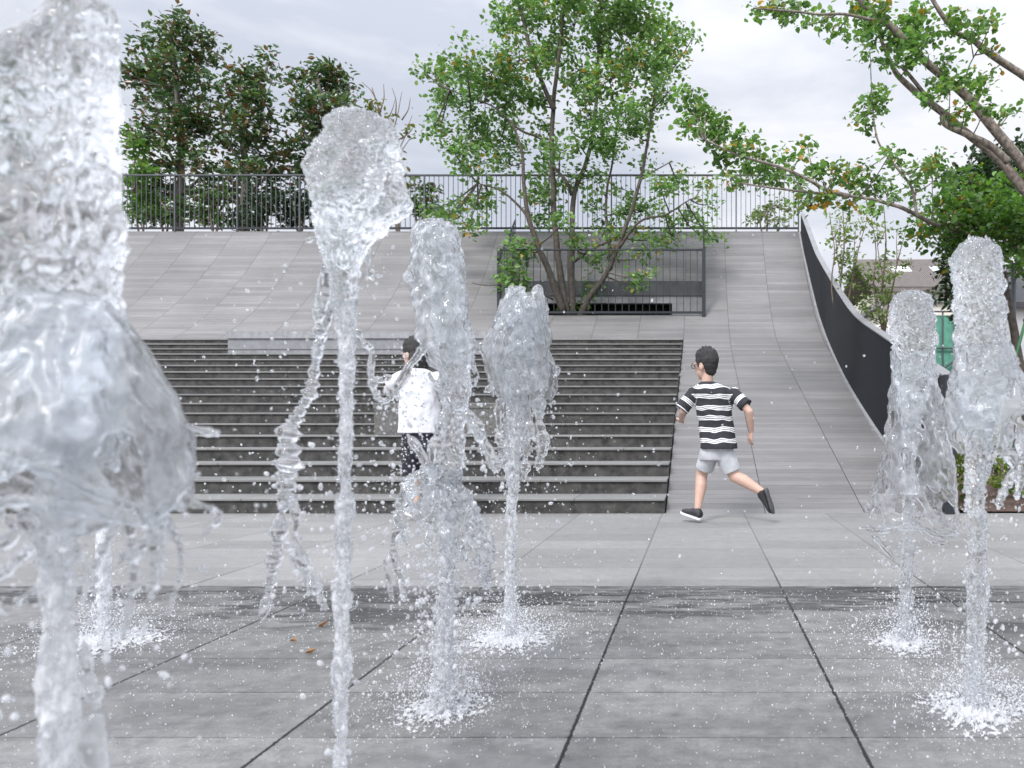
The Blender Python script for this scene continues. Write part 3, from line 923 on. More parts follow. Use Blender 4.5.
# shrubs in the bed at the right
for (x, y, d, mt, lab, bl_) in [
    (964, 470, 7.4, 'leaflime', 'lime green clipped shrub at the end of the parapet wall', [(962, 455, 8), (970, 462, 9), (960, 472, 9), (970, 478, 8), (978, 470, 6), (966, 488, 7)]),
    (1003, 475, 7.6, 'leaflime', 'lime green shrub in the mulch bed right of the tree stake', [(1000, 462, 7), (1008, 470, 8), (998, 476, 7), (1010, 482, 7)]),
    (1028, 470, 7.2, 'leafshrub', 'dark green shrub in the mulch bed at the right edge', [(1024, 455, 9), (1034, 462, 10), (1022, 472, 9), (1034, 480, 10), (1018, 484, 7)]),
    (948, 468, 8.5, 'leafdark', 'dark shrub tucked behind the end of the parapet wall', [(975, 440, 9), (985, 452, 9), (990, 465, 8), (968, 445, 8), (1005, 448, 9), (1020, 440, 9)]),
]:
    g = (P(x, y, d).x, d, 0.015)
    L = [([(x, 424.5 + 740 * .74 / d, d), (x + 2, y, d), (bl_[0][0], bl_[0][1], d)], .015, .006)]
    tree('shrub', lab, 'shrub', g, L, bl_, d, M[mt], M['twig'], 0.05, 9, 22, 0.7, 'shrubs in the bed beside the plaza', sub=0.045, twig=0.004)


# ------------------------------------------------------------------ background buildings, pole, stakes
def house_block(root, name, mat, x0, x1, y0, y1, z0, z1):
    return MB().box(x0, x1, y0, y1, z0, z1).build(name, mat, root)


D_ = 32.0
a, b = P(868, 262, D_), P(985, 290, D_)
h = thing('house', 'cream house under a brown tiled roof with two skylights beyond the wall', 'house', ((a.x + b.x) / 2, D_, 0))
house_block(h, 'wall', M['cream'], a.x + 0.3, b.x - .3, D_, D_ + 8, -0.02, b.z)
ey = D_ - 0.5
v = [(a.x, ey, b.z), (b.x, ey, b.z), (b.x - .2, D_ + 3.5, a.z + .85), (a.x + .2, D_ + 3.5, a.z + .85), (b.x, D_ + 8.4, b.z), (a.x, D_ + 8.4, b.z)]
v2 = [(p[0], p[1], p[2] - 0.15) for p in v]
rf = mesh_obj('roof', v + v2, [(0, 1, 2, 3), (3, 2, 4, 5), (7, 6, 9, 8), (8, 9, 11, 10), (0, 6, 7, 1), (1, 7, 8, 2), (2, 8, 10, 4), (4, 10, 11, 5), (5, 11, 9, 3), (3, 9, 6, 0)], M['tile'], h)
tl = MB()
for k in range(60):
    xx = a.x + (b.x - a.x) * (k + .5) / 60
    tl.tube([(xx, ey - .01, b.z + .03), (xx, D_ + 3.5, a.z + .88)], .035, 5)
tl.build('tile_ridges', M['tile'], rf)
for xx in (902, 943):
    t0, t1 = 0.52, 0.68
    p0 = P(xx, 270, D_ + 1.6)
    def rz(t): return b.z + (a.z + .85 - b.z) * t + .09
    def ryy(t): return ey + (D_ + 3.5 - ey) * t
    v = [(p0.x - .45, ryy(t0), rz(t0)), (p0.x + .45, ryy(t0), rz(t0)), (p0.x + .45, ryy(t1), rz(t1)), (p0.x - .45, ryy(t1), rz(t1))]
    v += [(q_[0], q_[1], q_[2] - .1) for q_ in v]
    mesh_obj('skylight', v, [(0, 1, 2, 3), (7, 6, 5, 4), (0, 4, 5, 1), (1, 5, 6, 2), (2, 6, 7, 3), (3, 7, 4, 0)], M['skylight'], rf)
D_ = 26.0
a, b = P(888, 303, D_), P(952, 440, D_)
h2 = thing('outbuilding', 'cream flat roofed building with small dark windows in front of the house', 'building', ((a.x + b.x) / 2, D_, 0))
house_block(h2, 'wall', M['cream'], a.x, b.x, D_, D_ + 4.5, -0.02, a.z)
house_block(h2, 'roof', M['wallcap'], a.x - .15, b.x + .15, D_ - .15, D_ + 4.6, a.z + .002, a.z + .14)
for (px_, py_) in ((931, 325), (931, 352), (905, 330)):
    p = P(px_, py_, D_)
    fr = MB().box(p.x - .22, p.x + .22, D_ - .03, D_ + .02, p.z - .42, p.z + .42).build('window', M['white'], h2)
    MB().box(p.x - .17, p.x + .17, D_ - .04, D_ - .0302, p.z - .36, p.z + .36).build('pane', M['glassdark'], fr)
D_ = 24.0
a, b = P(872, 325, D_), P(890, 352, D_)
h3 = thing('annex', 'small white building with a slatted window above the parapet coping', 'building', ((a.x + b.x) / 2, D_, 0))
house_block(h3, 'wall', M['white'], a.x, b.x - .02, D_, D_ + 3, -0.02, a.z)
wn_ = MB().box(a.x + .1, b.x - .1, D_ - .05, D_ - .002, b.z - .3, a.z - .15).build('window', M['glassdark'], h3)
sl_ = MB()
for k in range(6):
    xx = a.x + .12 + k * .08
    sl_.box(xx, xx + .025, D_ - .07, D_ - .051, b.z - .28, a.z - .17)
sl_.build('slat', M['white'], wn_)
# netted scaffold
D_ = 22.0
a, b = P(930, 312, D_), P(966, 385, D_)
sf_ = thing('scaffold', 'scaffold hung with green safety netting beside the cream building', 'scaffold', ((a.x + b.x) / 2, D_, 0))
MB().box(a.x, b.x, D_, D_ + .02, b.z, a.z - .1).build('netting', M['net'], sf_)
pb = MB()
for xx in np.linspace(a.x, b.x, 4):
    pb.tube([(xx, D_ - .06, 0), (xx, D_ - .06, a.z)], .025, 6)
for zz in np.linspace(b.z, a.z, 3):
    pb.tube([(a.x - .1, D_ - .09, zz), (b.x + .1, D_ - .09, zz)], .025, 6)
pb.tube([(a.x, D_ - .12, b.z + .2), (b.x, D_ - .12, b.z + 1.0)], .03, 6)
pb.build('poles', M['post'], sf_)
# white building at the right edge
D_ = 16.5
a = P(1004, 300, D_)
h4 = thing('building', 'white walled building with a dark pitched roof at the right edge', 'building', (a.x + 2.5, D_, 0))
house_block(h4, 'wall', M['white'], a.x, a.x + 6, D_, D_ + 1.8, -0.02, a.z)
e = P(1000, 268, D_ + 0.9)
v = [(a.x - .12, D_ - .25, a.z - .08), (a.x + 6.3, D_ - .25, a.z - .08), (a.x + 6.3, D_ + .9, e.z), (a.x - .12, D_ + .9, e.z), (a.x + 6.3, D_ + 2.05, a.z - .08), (a.x - .12, D_ + 2.05, a.z - .08)]
v2 = [(p[0], p[1], p[2] - 0.12) for p in v]
mesh_obj('roof', v + v2, [(0, 1, 2, 3), (3, 2, 4, 5), (7, 6, 9, 8), (8, 9, 11, 10), (0, 6, 7, 1), (1, 7, 8, 2), (2, 8, 10, 4), (4, 10, 11, 5), (5, 11, 9, 3), (3, 9, 6, 0)], M['darkroof'], h4)
v = [(a.x, D_ + .05, a.z), (a.x, D_ + 1.75, a.z), (a.x, D_ + .9, e.z - .16)]
v += [(q_[0] + 5.99, q_[1], q_[2]) for q_ in v]
mesh_obj('gable', v, [(0, 1, 2), (5, 4, 3), (0, 3, 4, 1), (1, 4, 5, 2), (2, 5, 3, 0)], M['white'], h4)
for k in range(2):
    p = P(1022, 395, D_)
    fr = MB().box(p.x - .3 + k * 1.6, p.x + .3 + k * 1.6, D_ - .03, D_ + .02, p.z - .5, p.z + .5).build('window', M['rail'], h4)
    MB().box(p.x - .25 + k * 1.6, p.x + .25 + k * 1.6, D_ - .04, D_ - .0302, p.z - .45, p.z + .45).build('pane', M['glassdark'], fr)
# low garden wall closing the view on the right
gw = thing('garden_wall', 'low pale rendered garden wall behind the shrubs at the right', 'wall', (4.5, 13.0, 0))
MB().box(3.0, 12.0, 13.0, 13.2, -0.02, 0.95).build('wall_panel', M['white'], gw)
MB().box(2.95, 12.0, 12.95, 13.25, 0.952, 1.02).build('coping', M['wallcap'], gw)

D_ = 11.5
p = P(1013.5, 265, D_)
lp = thing('lamp_post', 'slim grey steel post with a short bracket standing behind the tall right jet', 'lamp post', (p.x, D_, 0))
MB().tube([(p.x, D_, 0), (p.x, D_, p.z)], .036, 10).build('post', M['post'], lp)
MB().tube([(p.x, D_, p.z - .002), (p.x, D_, p.z + .03)], .045, 10).build('cap', M['post'], lp)
q = P(1008, 319, D_)
MB().box(q.x - .06, p.x - .03, D_ - .02, D_ + .02, q.z - .015, q.z + .015).build('bracket', M['post'], lp)
MB().tube([(p.x, D_, 0), (p.x, D_, .04)], .09, 12).build('base_plate', M['post'], lp)
for (x1, y1, x2, y2, d, lab) in ((994, 428, 968, 503, 7.0, 'thin green wooden stake leaning in the mulch bed behind the jet'), (1026, 318, 1012, 380, 9.4, 'green curved prop pole against the white building at the right edge')):
    a, b = P(x1, y1, d), P(x2, y2, d)
    if b.z > 0.05:
        k = (b.z) / (a.z - b.z)
        c_ = b + (b - a) * k * 0.25
        c_.z = 0
        pts = catmull([tuple(a), tuple(b), tuple(c_)], 8)
    else:
        pts = [a, b]
    t_ = thing('tree_stake', lab, 'stake', (pts[-1][0], d, 0), 'green stakes in the bed')
    MB().tube(pts, .02, 8).build('pole', M['greenpole'], t_, True)
    m_ = Vector(pts[0]).lerp(Vector(pts[1]), .3)
    MB().tube([m_ + Vector((0, 0, -.02)), m_ + Vector((0, 0, .02))], .027, 8).build('tie', M['raildark'], t_)

# fallen leaves
for (x, y, k, lab) in ((293, 643, 0, 'small orange fallen leaf on the wet paving nearest the tall jet'), (310, 655, 1, 'curled brown fallen leaf on the wet paving behind the tall jet'), (322, 628, 2, 'larger brown fallen leaf on the dark wet band of paving')):
    d = F * CH / (y - CY)
    c_ = P(x, y, d)
    s_ = .012 + .005 * k
    v = [(c_.x - s_, d, .006), (c_.x - s_ * .2, d - s_ * .5, .014), (c_.x + s_, d + s_ * .2, .008 + .01 * k), (c_.x, d + s_ * .7, .018), (c_.x + s_ * .2, d, .005)]
    v += [(p_[0], p_[1], p_[2] + .0015) for p_ in v]
    mesh_obj_ = mesh_obj('fallen_leaf', v, [(0, 4, 1), (1, 4, 2), (2, 4, 3), (3, 4, 0), (5, 6, 9), (6, 7, 9), (7, 8, 9), (8, 5, 9), (0, 1, 6, 5), (1, 2, 7, 6), (2, 3, 8, 7), (3, 0, 5, 8)], M['fallen'])
    tag(mesh_obj_, lab, 'leaf', 'fallen leaves on the paving')

# ------------------------------------------------------------------ people
def capsule(mb, a, ra, b, rb, seg=14):
    a, b = Vector(a), Vector(b)
    t = (b - a)
    L_ = max(t.length, 1e-6)
    t = t / L_
    pts, rad = [], []
    for k in range(5):
        an = math.pi / 2 * (k / 4)
        pts.append(a - t * ra * math.cos(an) * .999)
        rad.append(max(ra * math.sin(an), ra * .06))
    for k in range(1, 4):
        pts.append(a + (b - a) * k / 4)
        rad.append(ra + (rb - ra) * k / 4)
    for k in range(5):
        an = math.pi / 2 * (k / 4)
        pts.append(b + t * rb * math.sin(an) * .999)
        rad.append(max(rb * math.cos(an), rb * .06))
    mb.tube(pts, rad, seg)


def ellipsoid(mb, c, axes, radii, nu=18, nv=12):
    c = Vector(c)
    ax = [Vector(a).normalized() for a in axes]
    v, f = [], []
    for j in range(nv + 1):
        ph = math.pi * (j / nv) * .996 + .006
        for i in range(nu):
            th = 2 * math.pi * i / nu
            q = (math.sin(ph) * math.cos(th), math.sin(ph) * math.sin(th), math.cos(ph))
            v.append(c + sum((ax[k] * radii[k] * q[k] for k in range(3)), Vector()))
    for j in range(nv):
        for i in range(nu):
            i2 = (i + 1) % nu
            f.append((j * nu + i, (j + 1) * nu + i, (j + 1) * nu + i2, j * nu + i2))
    f.append(tuple(range(nu)))
    f.append(tuple(nv * nu + i for i in range(nu))[::-1])
    mb.add(v, f)


def loft_rows(mb, rows, seg=28):
    """rows of (centre, axis_a, axis_b) rings"""
    v, f = [], []
    for (c, a, b) in rows:
        for k in range(seg):
            an = 2 * math.pi * k / seg
            v.append(Vector(c) + Vector(a) * math.cos(an) + Vector(b) * math.sin(an))
    n_ = len(rows)
    for i in range(n_ - 1):
        for k in range(seg):
            k2 = (k + 1) % seg
            f.append((i * seg + k, i * seg + k2, (i + 1) * seg + k2, (i + 1) * seg + k))
    f.append(tuple(range(seg))[::-1])
    f.append(tuple((n_ - 1) * seg + k for k in range(seg)))
    mb.add(v, f)


def fuse(mb, voxel, smooth=6, fac=0.5):
    """one continuous skin over all collected shapes; returns arrays"""
    me = bpy.data.meshes.new('tmp')
    me.from_pydata([tuple(p) for p in mb.v], [], mb.f)
    bm = bmesh.new()
    bm.from_mesh(me)
    bmesh.ops.recalc_face_normals(bm, faces=bm.faces)
    bm.to_mesh(me)
    bm.free()
    o = bpy.data.objects.new('tmp', me)
    C.objects.link(o)
    r = o.modifiers.new('r', 'REMESH')
    r.mode = 'VOXEL'
    r.voxel_size = voxel
    if smooth:
        s_ = o.modifiers.new('s', 'SMOOTH')
        s_.iterations = smooth
        s_.factor = fac
    dg = bpy.context.evaluated_depsgraph_get()
    dg.update()
    ev = o.evaluated_get(dg)
    m2 = ev.to_mesh()
    v = np.empty(len(m2.vertices) * 3)
    m2.vertices.foreach_get('co', v)
    f = [tuple(p.vertices) for p in m2.polygons]
    ev.to_mesh_clear()
    bpy.data.objects.remove(o)
    bpy.data.meshes.remove(me)
    return v.reshape(-1, 3), f


def striped(name):
    t = NT(name)
    at = t.n('ShaderNodeAttribute', attribute_name='stripe').outputs['Fac']
    p = t.math('FRACT', at)
    m = None
    for lo in (0.0, 0.155, 0.31):
        k = t.math('LESS_THAN', t.math('ABSOLUTE', t.math('SUBTRACT', p, lo + .055)), 0.047)
        m = k if m is None else t.math('MAXIMUM', m, k)
    c = t.mix(m, rgb(0.022, 0.022, 0.028), rgb(0.70, 0.70, 0.71))
    t.set(Base_Color=c, Roughness=0.9, Normal=t.bump(t.noise(t.coord(), 30, 4), 0.35, 0.006))
    return t.m


M['stripe'] = striped('striped cotton')


def dotted(name):
    t = NT(name)
    vo = t.n('ShaderNodeTexVoronoi')
    t.link(t.coord(), vo.inputs['Vector'])
    vo.inputs['Scale'].default_value = 26
    m = t.math('LESS_THAN', vo.outputs['Distance'], 0.22)
    m = t.math('MULTIPLY', m, t.math('GREATER_THAN', t.noise(t.coord(), 50, 2), 0.44))
    t.set(Base_Color=t.mix(m, rgb(0.016, 0.017, 0.025), rgb(0.6, 0.6, 0.64)), Roughness=0.9)
    return t.m


M['patterned'] = dotted('dark patterned cotton')
UP = Vector((0, 0, 1))


def hand(mb, wrist, dirn, side, ln=0.125, curl=0.55):
    """palm, four bent fingers of unequal length and a thumb"""
    d_ = Vector(dirn).normalized()
    s_ = (Vector(side) - d_ * Vector(side).dot(d_)).normalized()
    n_ = d_.cross(s_)
    w_ = Vector(wrist)
    pl = ln * .48
    for k in (-1, -.33, .33, 1):
        capsule(mb, w_ + d_ * .008 + s_ * k * .009, .0105, w_ + d_ * pl + s_ * k * .018, .0105, 10)
    for k, L_ in ((-1, .78), (-.33, 1.0), (.33, 1.08), (1, .95)):
        a_ = w_ + d_ * pl + s_ * k * .0195
        L2 = ln * .5 * L_
        d1 = (d_ * math.cos(curl * .6) + n_ * math.sin(curl * .6)).normalized()
        d2 = (d_ * math.cos(curl * 1.7) + n_ * math.sin(curl * 1.7)).normalized()
        b_ = a_ + d1 * L2 * .5
        capsule(mb, a_, .0075, b_, .0072, 8)
        capsule(mb, b_, .0072, b_ + d2 * L2 * .5, .006, 8)
    a_ = w_ + d_ * .022 + s_ * .022
    b_ = a_ + (d_ * .6 + s_ * .6 + n_ * .3).normalized() * .028
    capsule(mb, a_, .0095, b_, .0085, 8)
    capsule(mb, b_, .0085, b_ + (d_ * .9 + s_ * .1 + n_ * .45).normalized() * .024, .0065, 8)


def shoe(root, heel, toe, upv, solemat):
    h_, t_ = Vector(heel), Vector(toe)
    d_ = (t_ - h_)
    L_ = d_.length
    d_.normalize()
    u_ = (Vector(upv) - d_ * Vector(upv).dot(d_)).normalized()
    s_ = d_.cross(u_)
    prof_ = [(0.0, .022), (.04, .029), (.15, .033), (.35, .031), (.55, .037), (.72, .042), (.86, .037), (.95, .025), (1.0, .012)]
    rows = []
    for (k, hw) in prof_:
        rows.append((h_ + d_ * L_ * k + u_ * (.013 + .012 * max(0, k - .75)), s_ * hw, u_ * .013))
    m1 = MB()
    loft_rows(m1, rows, 16)
    up = MB()
    hts = [(.02, .030, .050), (.12, .032, .072), (.28, .031, .072), (.45, .031, .056), (.65, .035, .042), (.82, .034, .034), (.95, .022, .024)]
    rows = []
    for (k, hw, ht) in hts:
        rows.append((h_ + d_ * L_ * k + u_ * (.02 + ht / 2), s_ * hw, u_ * ht / 2))
    loft_rows(up, rows, 18)
    v, f = fuse(up, .006, 5)
    so_ = mesh_obj('shoe', v, f, M['shoe'], root, True)
    m1.build('sole', solemat, so_, True)
    lc = MB()
    for k in (.36, .44, .52):
        c_ = h_ + d_ * L_ * k + u_ * (.082 - .05 * (k - .25))
        lc.tube([c_ - s_ * .014, c_ + u_ * .004, c_ + s_ * .014], .003, 6)
    lc.build('laces', M['solegrey'], so_, True)


def kid(D, foot, label, J, shirt_rows, slv, short_rows, short_legs, head, fdir, shirt_mat, short_mat, shoes, hairstyle, glasses, cloth):
    """J: joints as (x, y, dy) picture place plus depth offset in metres"""
    def Q(q):
        p = P(q[0], q[1], D)
        p.y += q[2] if len(q) > 2 else 0.0
        return p
    s = D / F
    f0 = Q(foot)
    f0.z = 0
    root = thing('person', label, 'person', f0)
    b = MB()
    hc = Q(head)
    fw = Vector(fdir).normalized()
    sd_ = fw.cross(UP).normalized()
    upv = sd_.cross(fw)
    # head: skull, jaw, nose, ears, lips, chin
    ellipsoid(b, hc + upv * .012, (fw, sd_, upv), (.090, .073, .092))
    ellipsoid(b, hc + fw * .022 - upv * .048, (fw, sd_, upv), (.062, .055, .062))
    ellipsoid(b, hc + fw * .052 - upv * .088, (fw, sd_, upv), (.026, .028, .022))
    ellipsoid(b, hc + fw * .090 - upv * .024, (fw, sd_, upv), (.017, .013, .017))
    ellipsoid(b, hc + fw * .086 - upv * .007, (fw, sd_, upv), (.009, .008, .022))
    ellipsoid(b, hc + fw * .079 - upv * .058, (fw, sd_, upv), (.009, .020, .006))
    ellipsoid(b, hc + fw * .078 - upv * .067, (fw, sd_, upv), (.009, .017, .006))
    for k in (-1, 1):
        ellipsoid(b, hc + sd_ * .076 * k - fw * .006 - upv * .018, (fw + sd_ * .4 * k, sd_ - fw * .4 * k, upv), (.019, .008, .029))
        ellipsoid(b, hc + fw * .080 + sd_ * .032 * k + upv * .012, (fw, sd_, upv), (.010, .020, .008))
    nk = Q(J['neck'])
    capsule(b, hc - upv * .06 - fw * .012, .043, nk, .045)
    # trunk
    ch, pv = Q(J['chest']), Q(J['pelvis'])
    sl_, sr_ = Q(J['shL']), Q(J['shR'])
    capsule(b, ch, .08, pv, .066)
    capsule(b, sl_, .036, ch, .07)
    capsule(b, sr_, .036, ch, .07)
    for sd in 'LR':
        sh, el, wr = Q(J['sh' + sd]), Q(J['el' + sd]), Q(J['wr' + sd])
        capsule(b, sh, .037, el, .029)
        capsule(b, el, .030, el.lerp(wr, .35), .031)
        capsule(b, el.lerp(wr, .35), .031, wr, .0195)
        hd = Vector(J['hd' + sd])
        hand(b, wr, hd, Vector(J['hs' + sd]))
        hp, kn, an = Q(J['hp' + sd]), Q(J['kn' + sd]), Q(J['an' + sd])
        capsule(b, hp, .050, kn, .046)
        cf = kn.lerp(an, .32)
        bk = Vector(J['bk' + sd])
        capsule(b, kn, .045, cf + bk * .010, .047)
        capsule(b, cf + bk * .010, .047, an, .029)
        hl, te = J['shoe' + sd][:2]
        capsule(b, an, .027, Q(hl).lerp(Q(te), .2) + Vector(J['shoe' + sd][2]).normalized() * .045, .022)
    v, f = fuse(b, .0052, 5)
    mesh_obj('body', v, f, M['skin'], root, True)
    # eyes and spectacles
    for k in (-1, 1):
        e_ = MB()
        ellipsoid(e_, hc + fw * .0825 + sd_ * .030 * k - upv * .0005, (fw, sd_, upv), (.008, .011, .007), 10, 8)
        e_.build('eye', M['eye'], root, True)
    if glasses:
        g_ = MB()
        for k in (-1, 1):
            c_ = hc + fw * .096 + sd_ * .034 * k
            ring = [c_ + sd_ * .026 * math.cos(a_) + upv * .019 * math.sin(a_) for a_ in np.linspace(0, 2 * math.pi, 21)]
            g_.tube(ring, .0026, 6, False)
            g_.tube([c_ + sd_ * .026 * k, hc + fw * .06 + sd_ * .082 * k + upv * .002, hc - fw * .01 + sd_ * .083 * k + upv * .0], .0026, 6)
        g_.tube([hc + fw * .098 - sd_ * .009, hc + fw * .102, hc + fw * .098 + sd_ * .009], .0026, 6)
        g_.build('glasses', M['frame'], root, True)
    # hair
    h_ = MB()
    ellipsoid(h_, hc + upv * .034 - fw * .014, (fw, sd_, upv), (.096, .082, .088))
    ellipsoid(h_, hc - upv * .004 - fw * .036, (fw, sd_, upv), (.060, .069, .070))
    ellipsoid(h_, hc - upv * .045 - fw * .038, (fw, sd_, upv), (.045, .052, .050))
    for k in (-1, 1):
        ellipsoid(h_, hc + sd_ * .060 * k + upv * .012 + fw * .012, (fw, sd_, upv), (.030, .016, .040))
    if hairstyle == 'long':
        ellipsoid(h_, hc - upv * .05 - fw * .045, (fw, sd_, upv), (.06, .088, .10))
    rg = np.random.default_rng(5)
    for k in range(1100):
        u = rg.normal(size=3)
        u /= np.linalg.norm(u)
        w_ = fw * u[0] + sd_ * u[1] + upv * u[2]
        if u[2] < .3:
            continue
        p = hc + upv * .034 - fw * .014 + fw * u[0] * .090 + sd_ * u[1] * .076 + upv * u[2] * .082
        tip = p + (w_ * .35 + upv * 1.0 + Vector(rg.normal(size=3)) * .10 + fw * .2).normalized() * (.016 + .016 * rg.random() * max(0, u[2] + .3))
        h_.tube([p, p.lerp(tip, .5), tip], [.008, .006, .002], 5)
    v, f = fuse(h_, .0034, 4)
    for i in range(len(v)):
        dv = Vector(v[i]) - hc
        nv = noise.noise(Vector((v[i][0] * 130, v[i][1] * 130, v[i][2] * 45))) * .003 + noise.noise(Vector(v[i] * 30)) * .0022
        v[i] = v[i] + np.array(dv.normalized()) * nv
    mesh_obj('hair', v, f, M['hair'], root, True)
    # shirt: torso plus sleeves, stripe coordinate per vertex
    sb = MB()
    rows = []
    for (y, x, hw, dy, dk, yaw) in shirt_rows:
        c_ = Q((x, y, dy))
        ax = Vector((math.cos(yaw), math.sin(yaw), 0))
        rows.append((c_, ax * hw * s, Vector((-math.sin(yaw), math.cos(yaw), 0)) * hw * s * dk))
    loft_rows(sb, rows, 32)
    for (a_, ra, b_, rb_) in slv:
        A_, B_ = Q(a_), Q(b_)
        sb.tube([A_, A_.lerp(B_, .5), B_], [ra * s, (ra + rb_) / 2 * s, rb_ * s], 20)
    v, f = fuse(sb, .0055, 5)
    for i in range(len(v)):        # folds
        nv = noise.noise(Vector((v[i][0] * 14, v[i][1] * 14, v[i][2] * 9))) * .010 + noise.noise(Vector((v[i][0] * 30 + v[i][2] * 12, v[i][1] * 30, v[i][2] * 20 - v[i][0] * 10))) * .006
        dx = v[i][0] - rows[len(rows) // 2][0].x
        dy = v[i][1] - rows[len(rows) // 2][0].y
        l_ = math.hypot(dx, dy) + 1e-6
        v[i][0] += dx / l_ * nv
        v[i][1] += dy / l_ * nv
    sh_ = mesh_obj('shirt', v, f, shirt_mat, root, True)
    val = np.empty(len(v), dtype=np.float32)
    for i, p in enumerate(v):
        p = Vector(p)
        yy = CY - F * (p.z - CH) / D
        st_ = (yy - 384.0) / 10.8 + noise.noise(p * 13) * .17
        for (a_, ra, b_, rb_) in slv:
            A_, B_ = Q(a_), Q(b_)
            ab = B_ - A_
            t_ = (p - A_).dot(ab) / ab.length_squared
            dist = (p - A_ - ab * t_).length
            if t_ > .28 and dist < (rb_ + 2.5) * s:
                st_ = t_ * ab.length / s / 10.8 - .05
        val[i] = st_
    at = sh_.data.attributes.new('stripe', 'FLOAT', 'POINT')
    at.data.foreach_set('value', val)
    cl = MB()
    c_ = Q(J['collar'])
    ring = [c_ + Vector((math.cos(a_) * .058, math.sin(a_) * .052, math.sin(a_) * .006)) for a_ in np.linspace(0, 2 * math.pi, 25)]
    cl.tube(ring, .011, 8, False)
    cl.build('collar', M['shoe'] if cloth == 'stripe' else shirt_mat, sh_, True)
    # shorts
    sb = MB()
    rows = []
    for (y, x, hw, dy, dk) in short_rows:
        c_ = Q((x, y, dy))
        rows.append((c_, Vector((hw * s, 0, 0)), Vector((0, hw * s * dk, 0))))
    loft_rows(sb, rows, 28)
    for (a_, ra, b_, rb_) in short_legs:
        A_, B_ = Q(a_), Q(b_)
        sb.tube([A_, A_.lerp(B_, .5), B_], [ra * s, (ra + rb_) / 2 * s, rb_ * s], 22)
    v, f = fuse(sb, .0055, 5)
    for i in range(len(v)):
        q = v[i]
        nv = noise.noise(Vector((q[0] * 24 + q[2] * 9, q[1] * 24, q[2] * 16))) * .007
        dx, dy = q[0] - rows[-1][0].x, q[1] - rows[-1][0].y
        l_ = math.hypot(dx, dy) + 1e-6
        v[i][0] += dx / l_ * nv
        v[i][1] += dy / l_ * nv
    mesh_obj('shorts', v, f, short_mat, root, True)
    for sd, sm in zip('LR', shoes):
        hl, te, uu = J['shoe' + sd]
        shoe(root, Q(hl), Q(te), uu, sm)
    return root


BD = 5.66
kid(BD, (712, 521), 'boy in black and white striped tee and grey shorts running left past the steps',
    dict(neck=(707, 383, .02), chest=(713, 402, .0), pelvis=(717, 444, 0), collar=(708, 384.5, .015),
         shL=(693, 392, .05), shR=(733, 393, -.03), elL=(683, 411, .02), elR=(748.5, 412, -.10), wrL=(681, 419, .17), wrR=(751, 431, -.03),
         hdL=(-.1, .9, -.35), hdR=(-.15, .2, -1), hsL=(-.9, 0, .3), hsR=(-.6, .8, 0),
         hpL=(711, 449, .02), hpR=(724, 449, -.02), knL=(701.5, 476, .10), knR=(734, 476, -.01), anL=(698, 507, .02), anR=(762, 491.5, -.10),
         bkL=(.5, -.8, 0), bkR=(.4, -.7, .6),
         shoeL=((700.5, 521, -.02), (680.5, 515.5, .09), (0.05, 0, 1)), shoeR=((766, 486.5, -.125), (774, 511.5, -.10), (-.85, .35, -.2))),
    [(381.5, 708, 6.5, .015, .95, -.1), (384.5, 709, 12, .01, .75, -.12), (388, 711.5, 19, .005, .6, -.15), (393, 713, 21, 0, .58, -.15), (400, 713.5, 19.6, 0, .62, -.14), (412, 714.5, 18.2, 0, .66, -.12), (426, 716.5, 17.4, 0, .7, -.1), (438, 718, 18, 0, .86, -.08), (448.5, 719, 18.8, 0, .95, -.05)],
    [((696, 391, .04), 7.0, (681.5, 409.5, .02), 7.6), ((731, 392, -.02), 7.0, (745.5, 406, -.085), 7.4)],
    [(436, 718, 13, 0, .74), (442, 718, 15, 0, .76), (448, 717.5, 16.6, 0, .78), (455, 716.5, 17.5, .01, .75), (460, 716, 17, .01, .7)],
    [((709.5, 454, .02), 9.5, (704.5, 469, .075), 9.4), ((724, 453, -.01), 10.2, (732.0, 471.5, -.005), 9.6)],
    (706, 364.5, .03), (-.80, .58, -.08), M['stripe'], M['shorts'], (M['sole'], M['solegrey']), 'short', True, 'stripe')

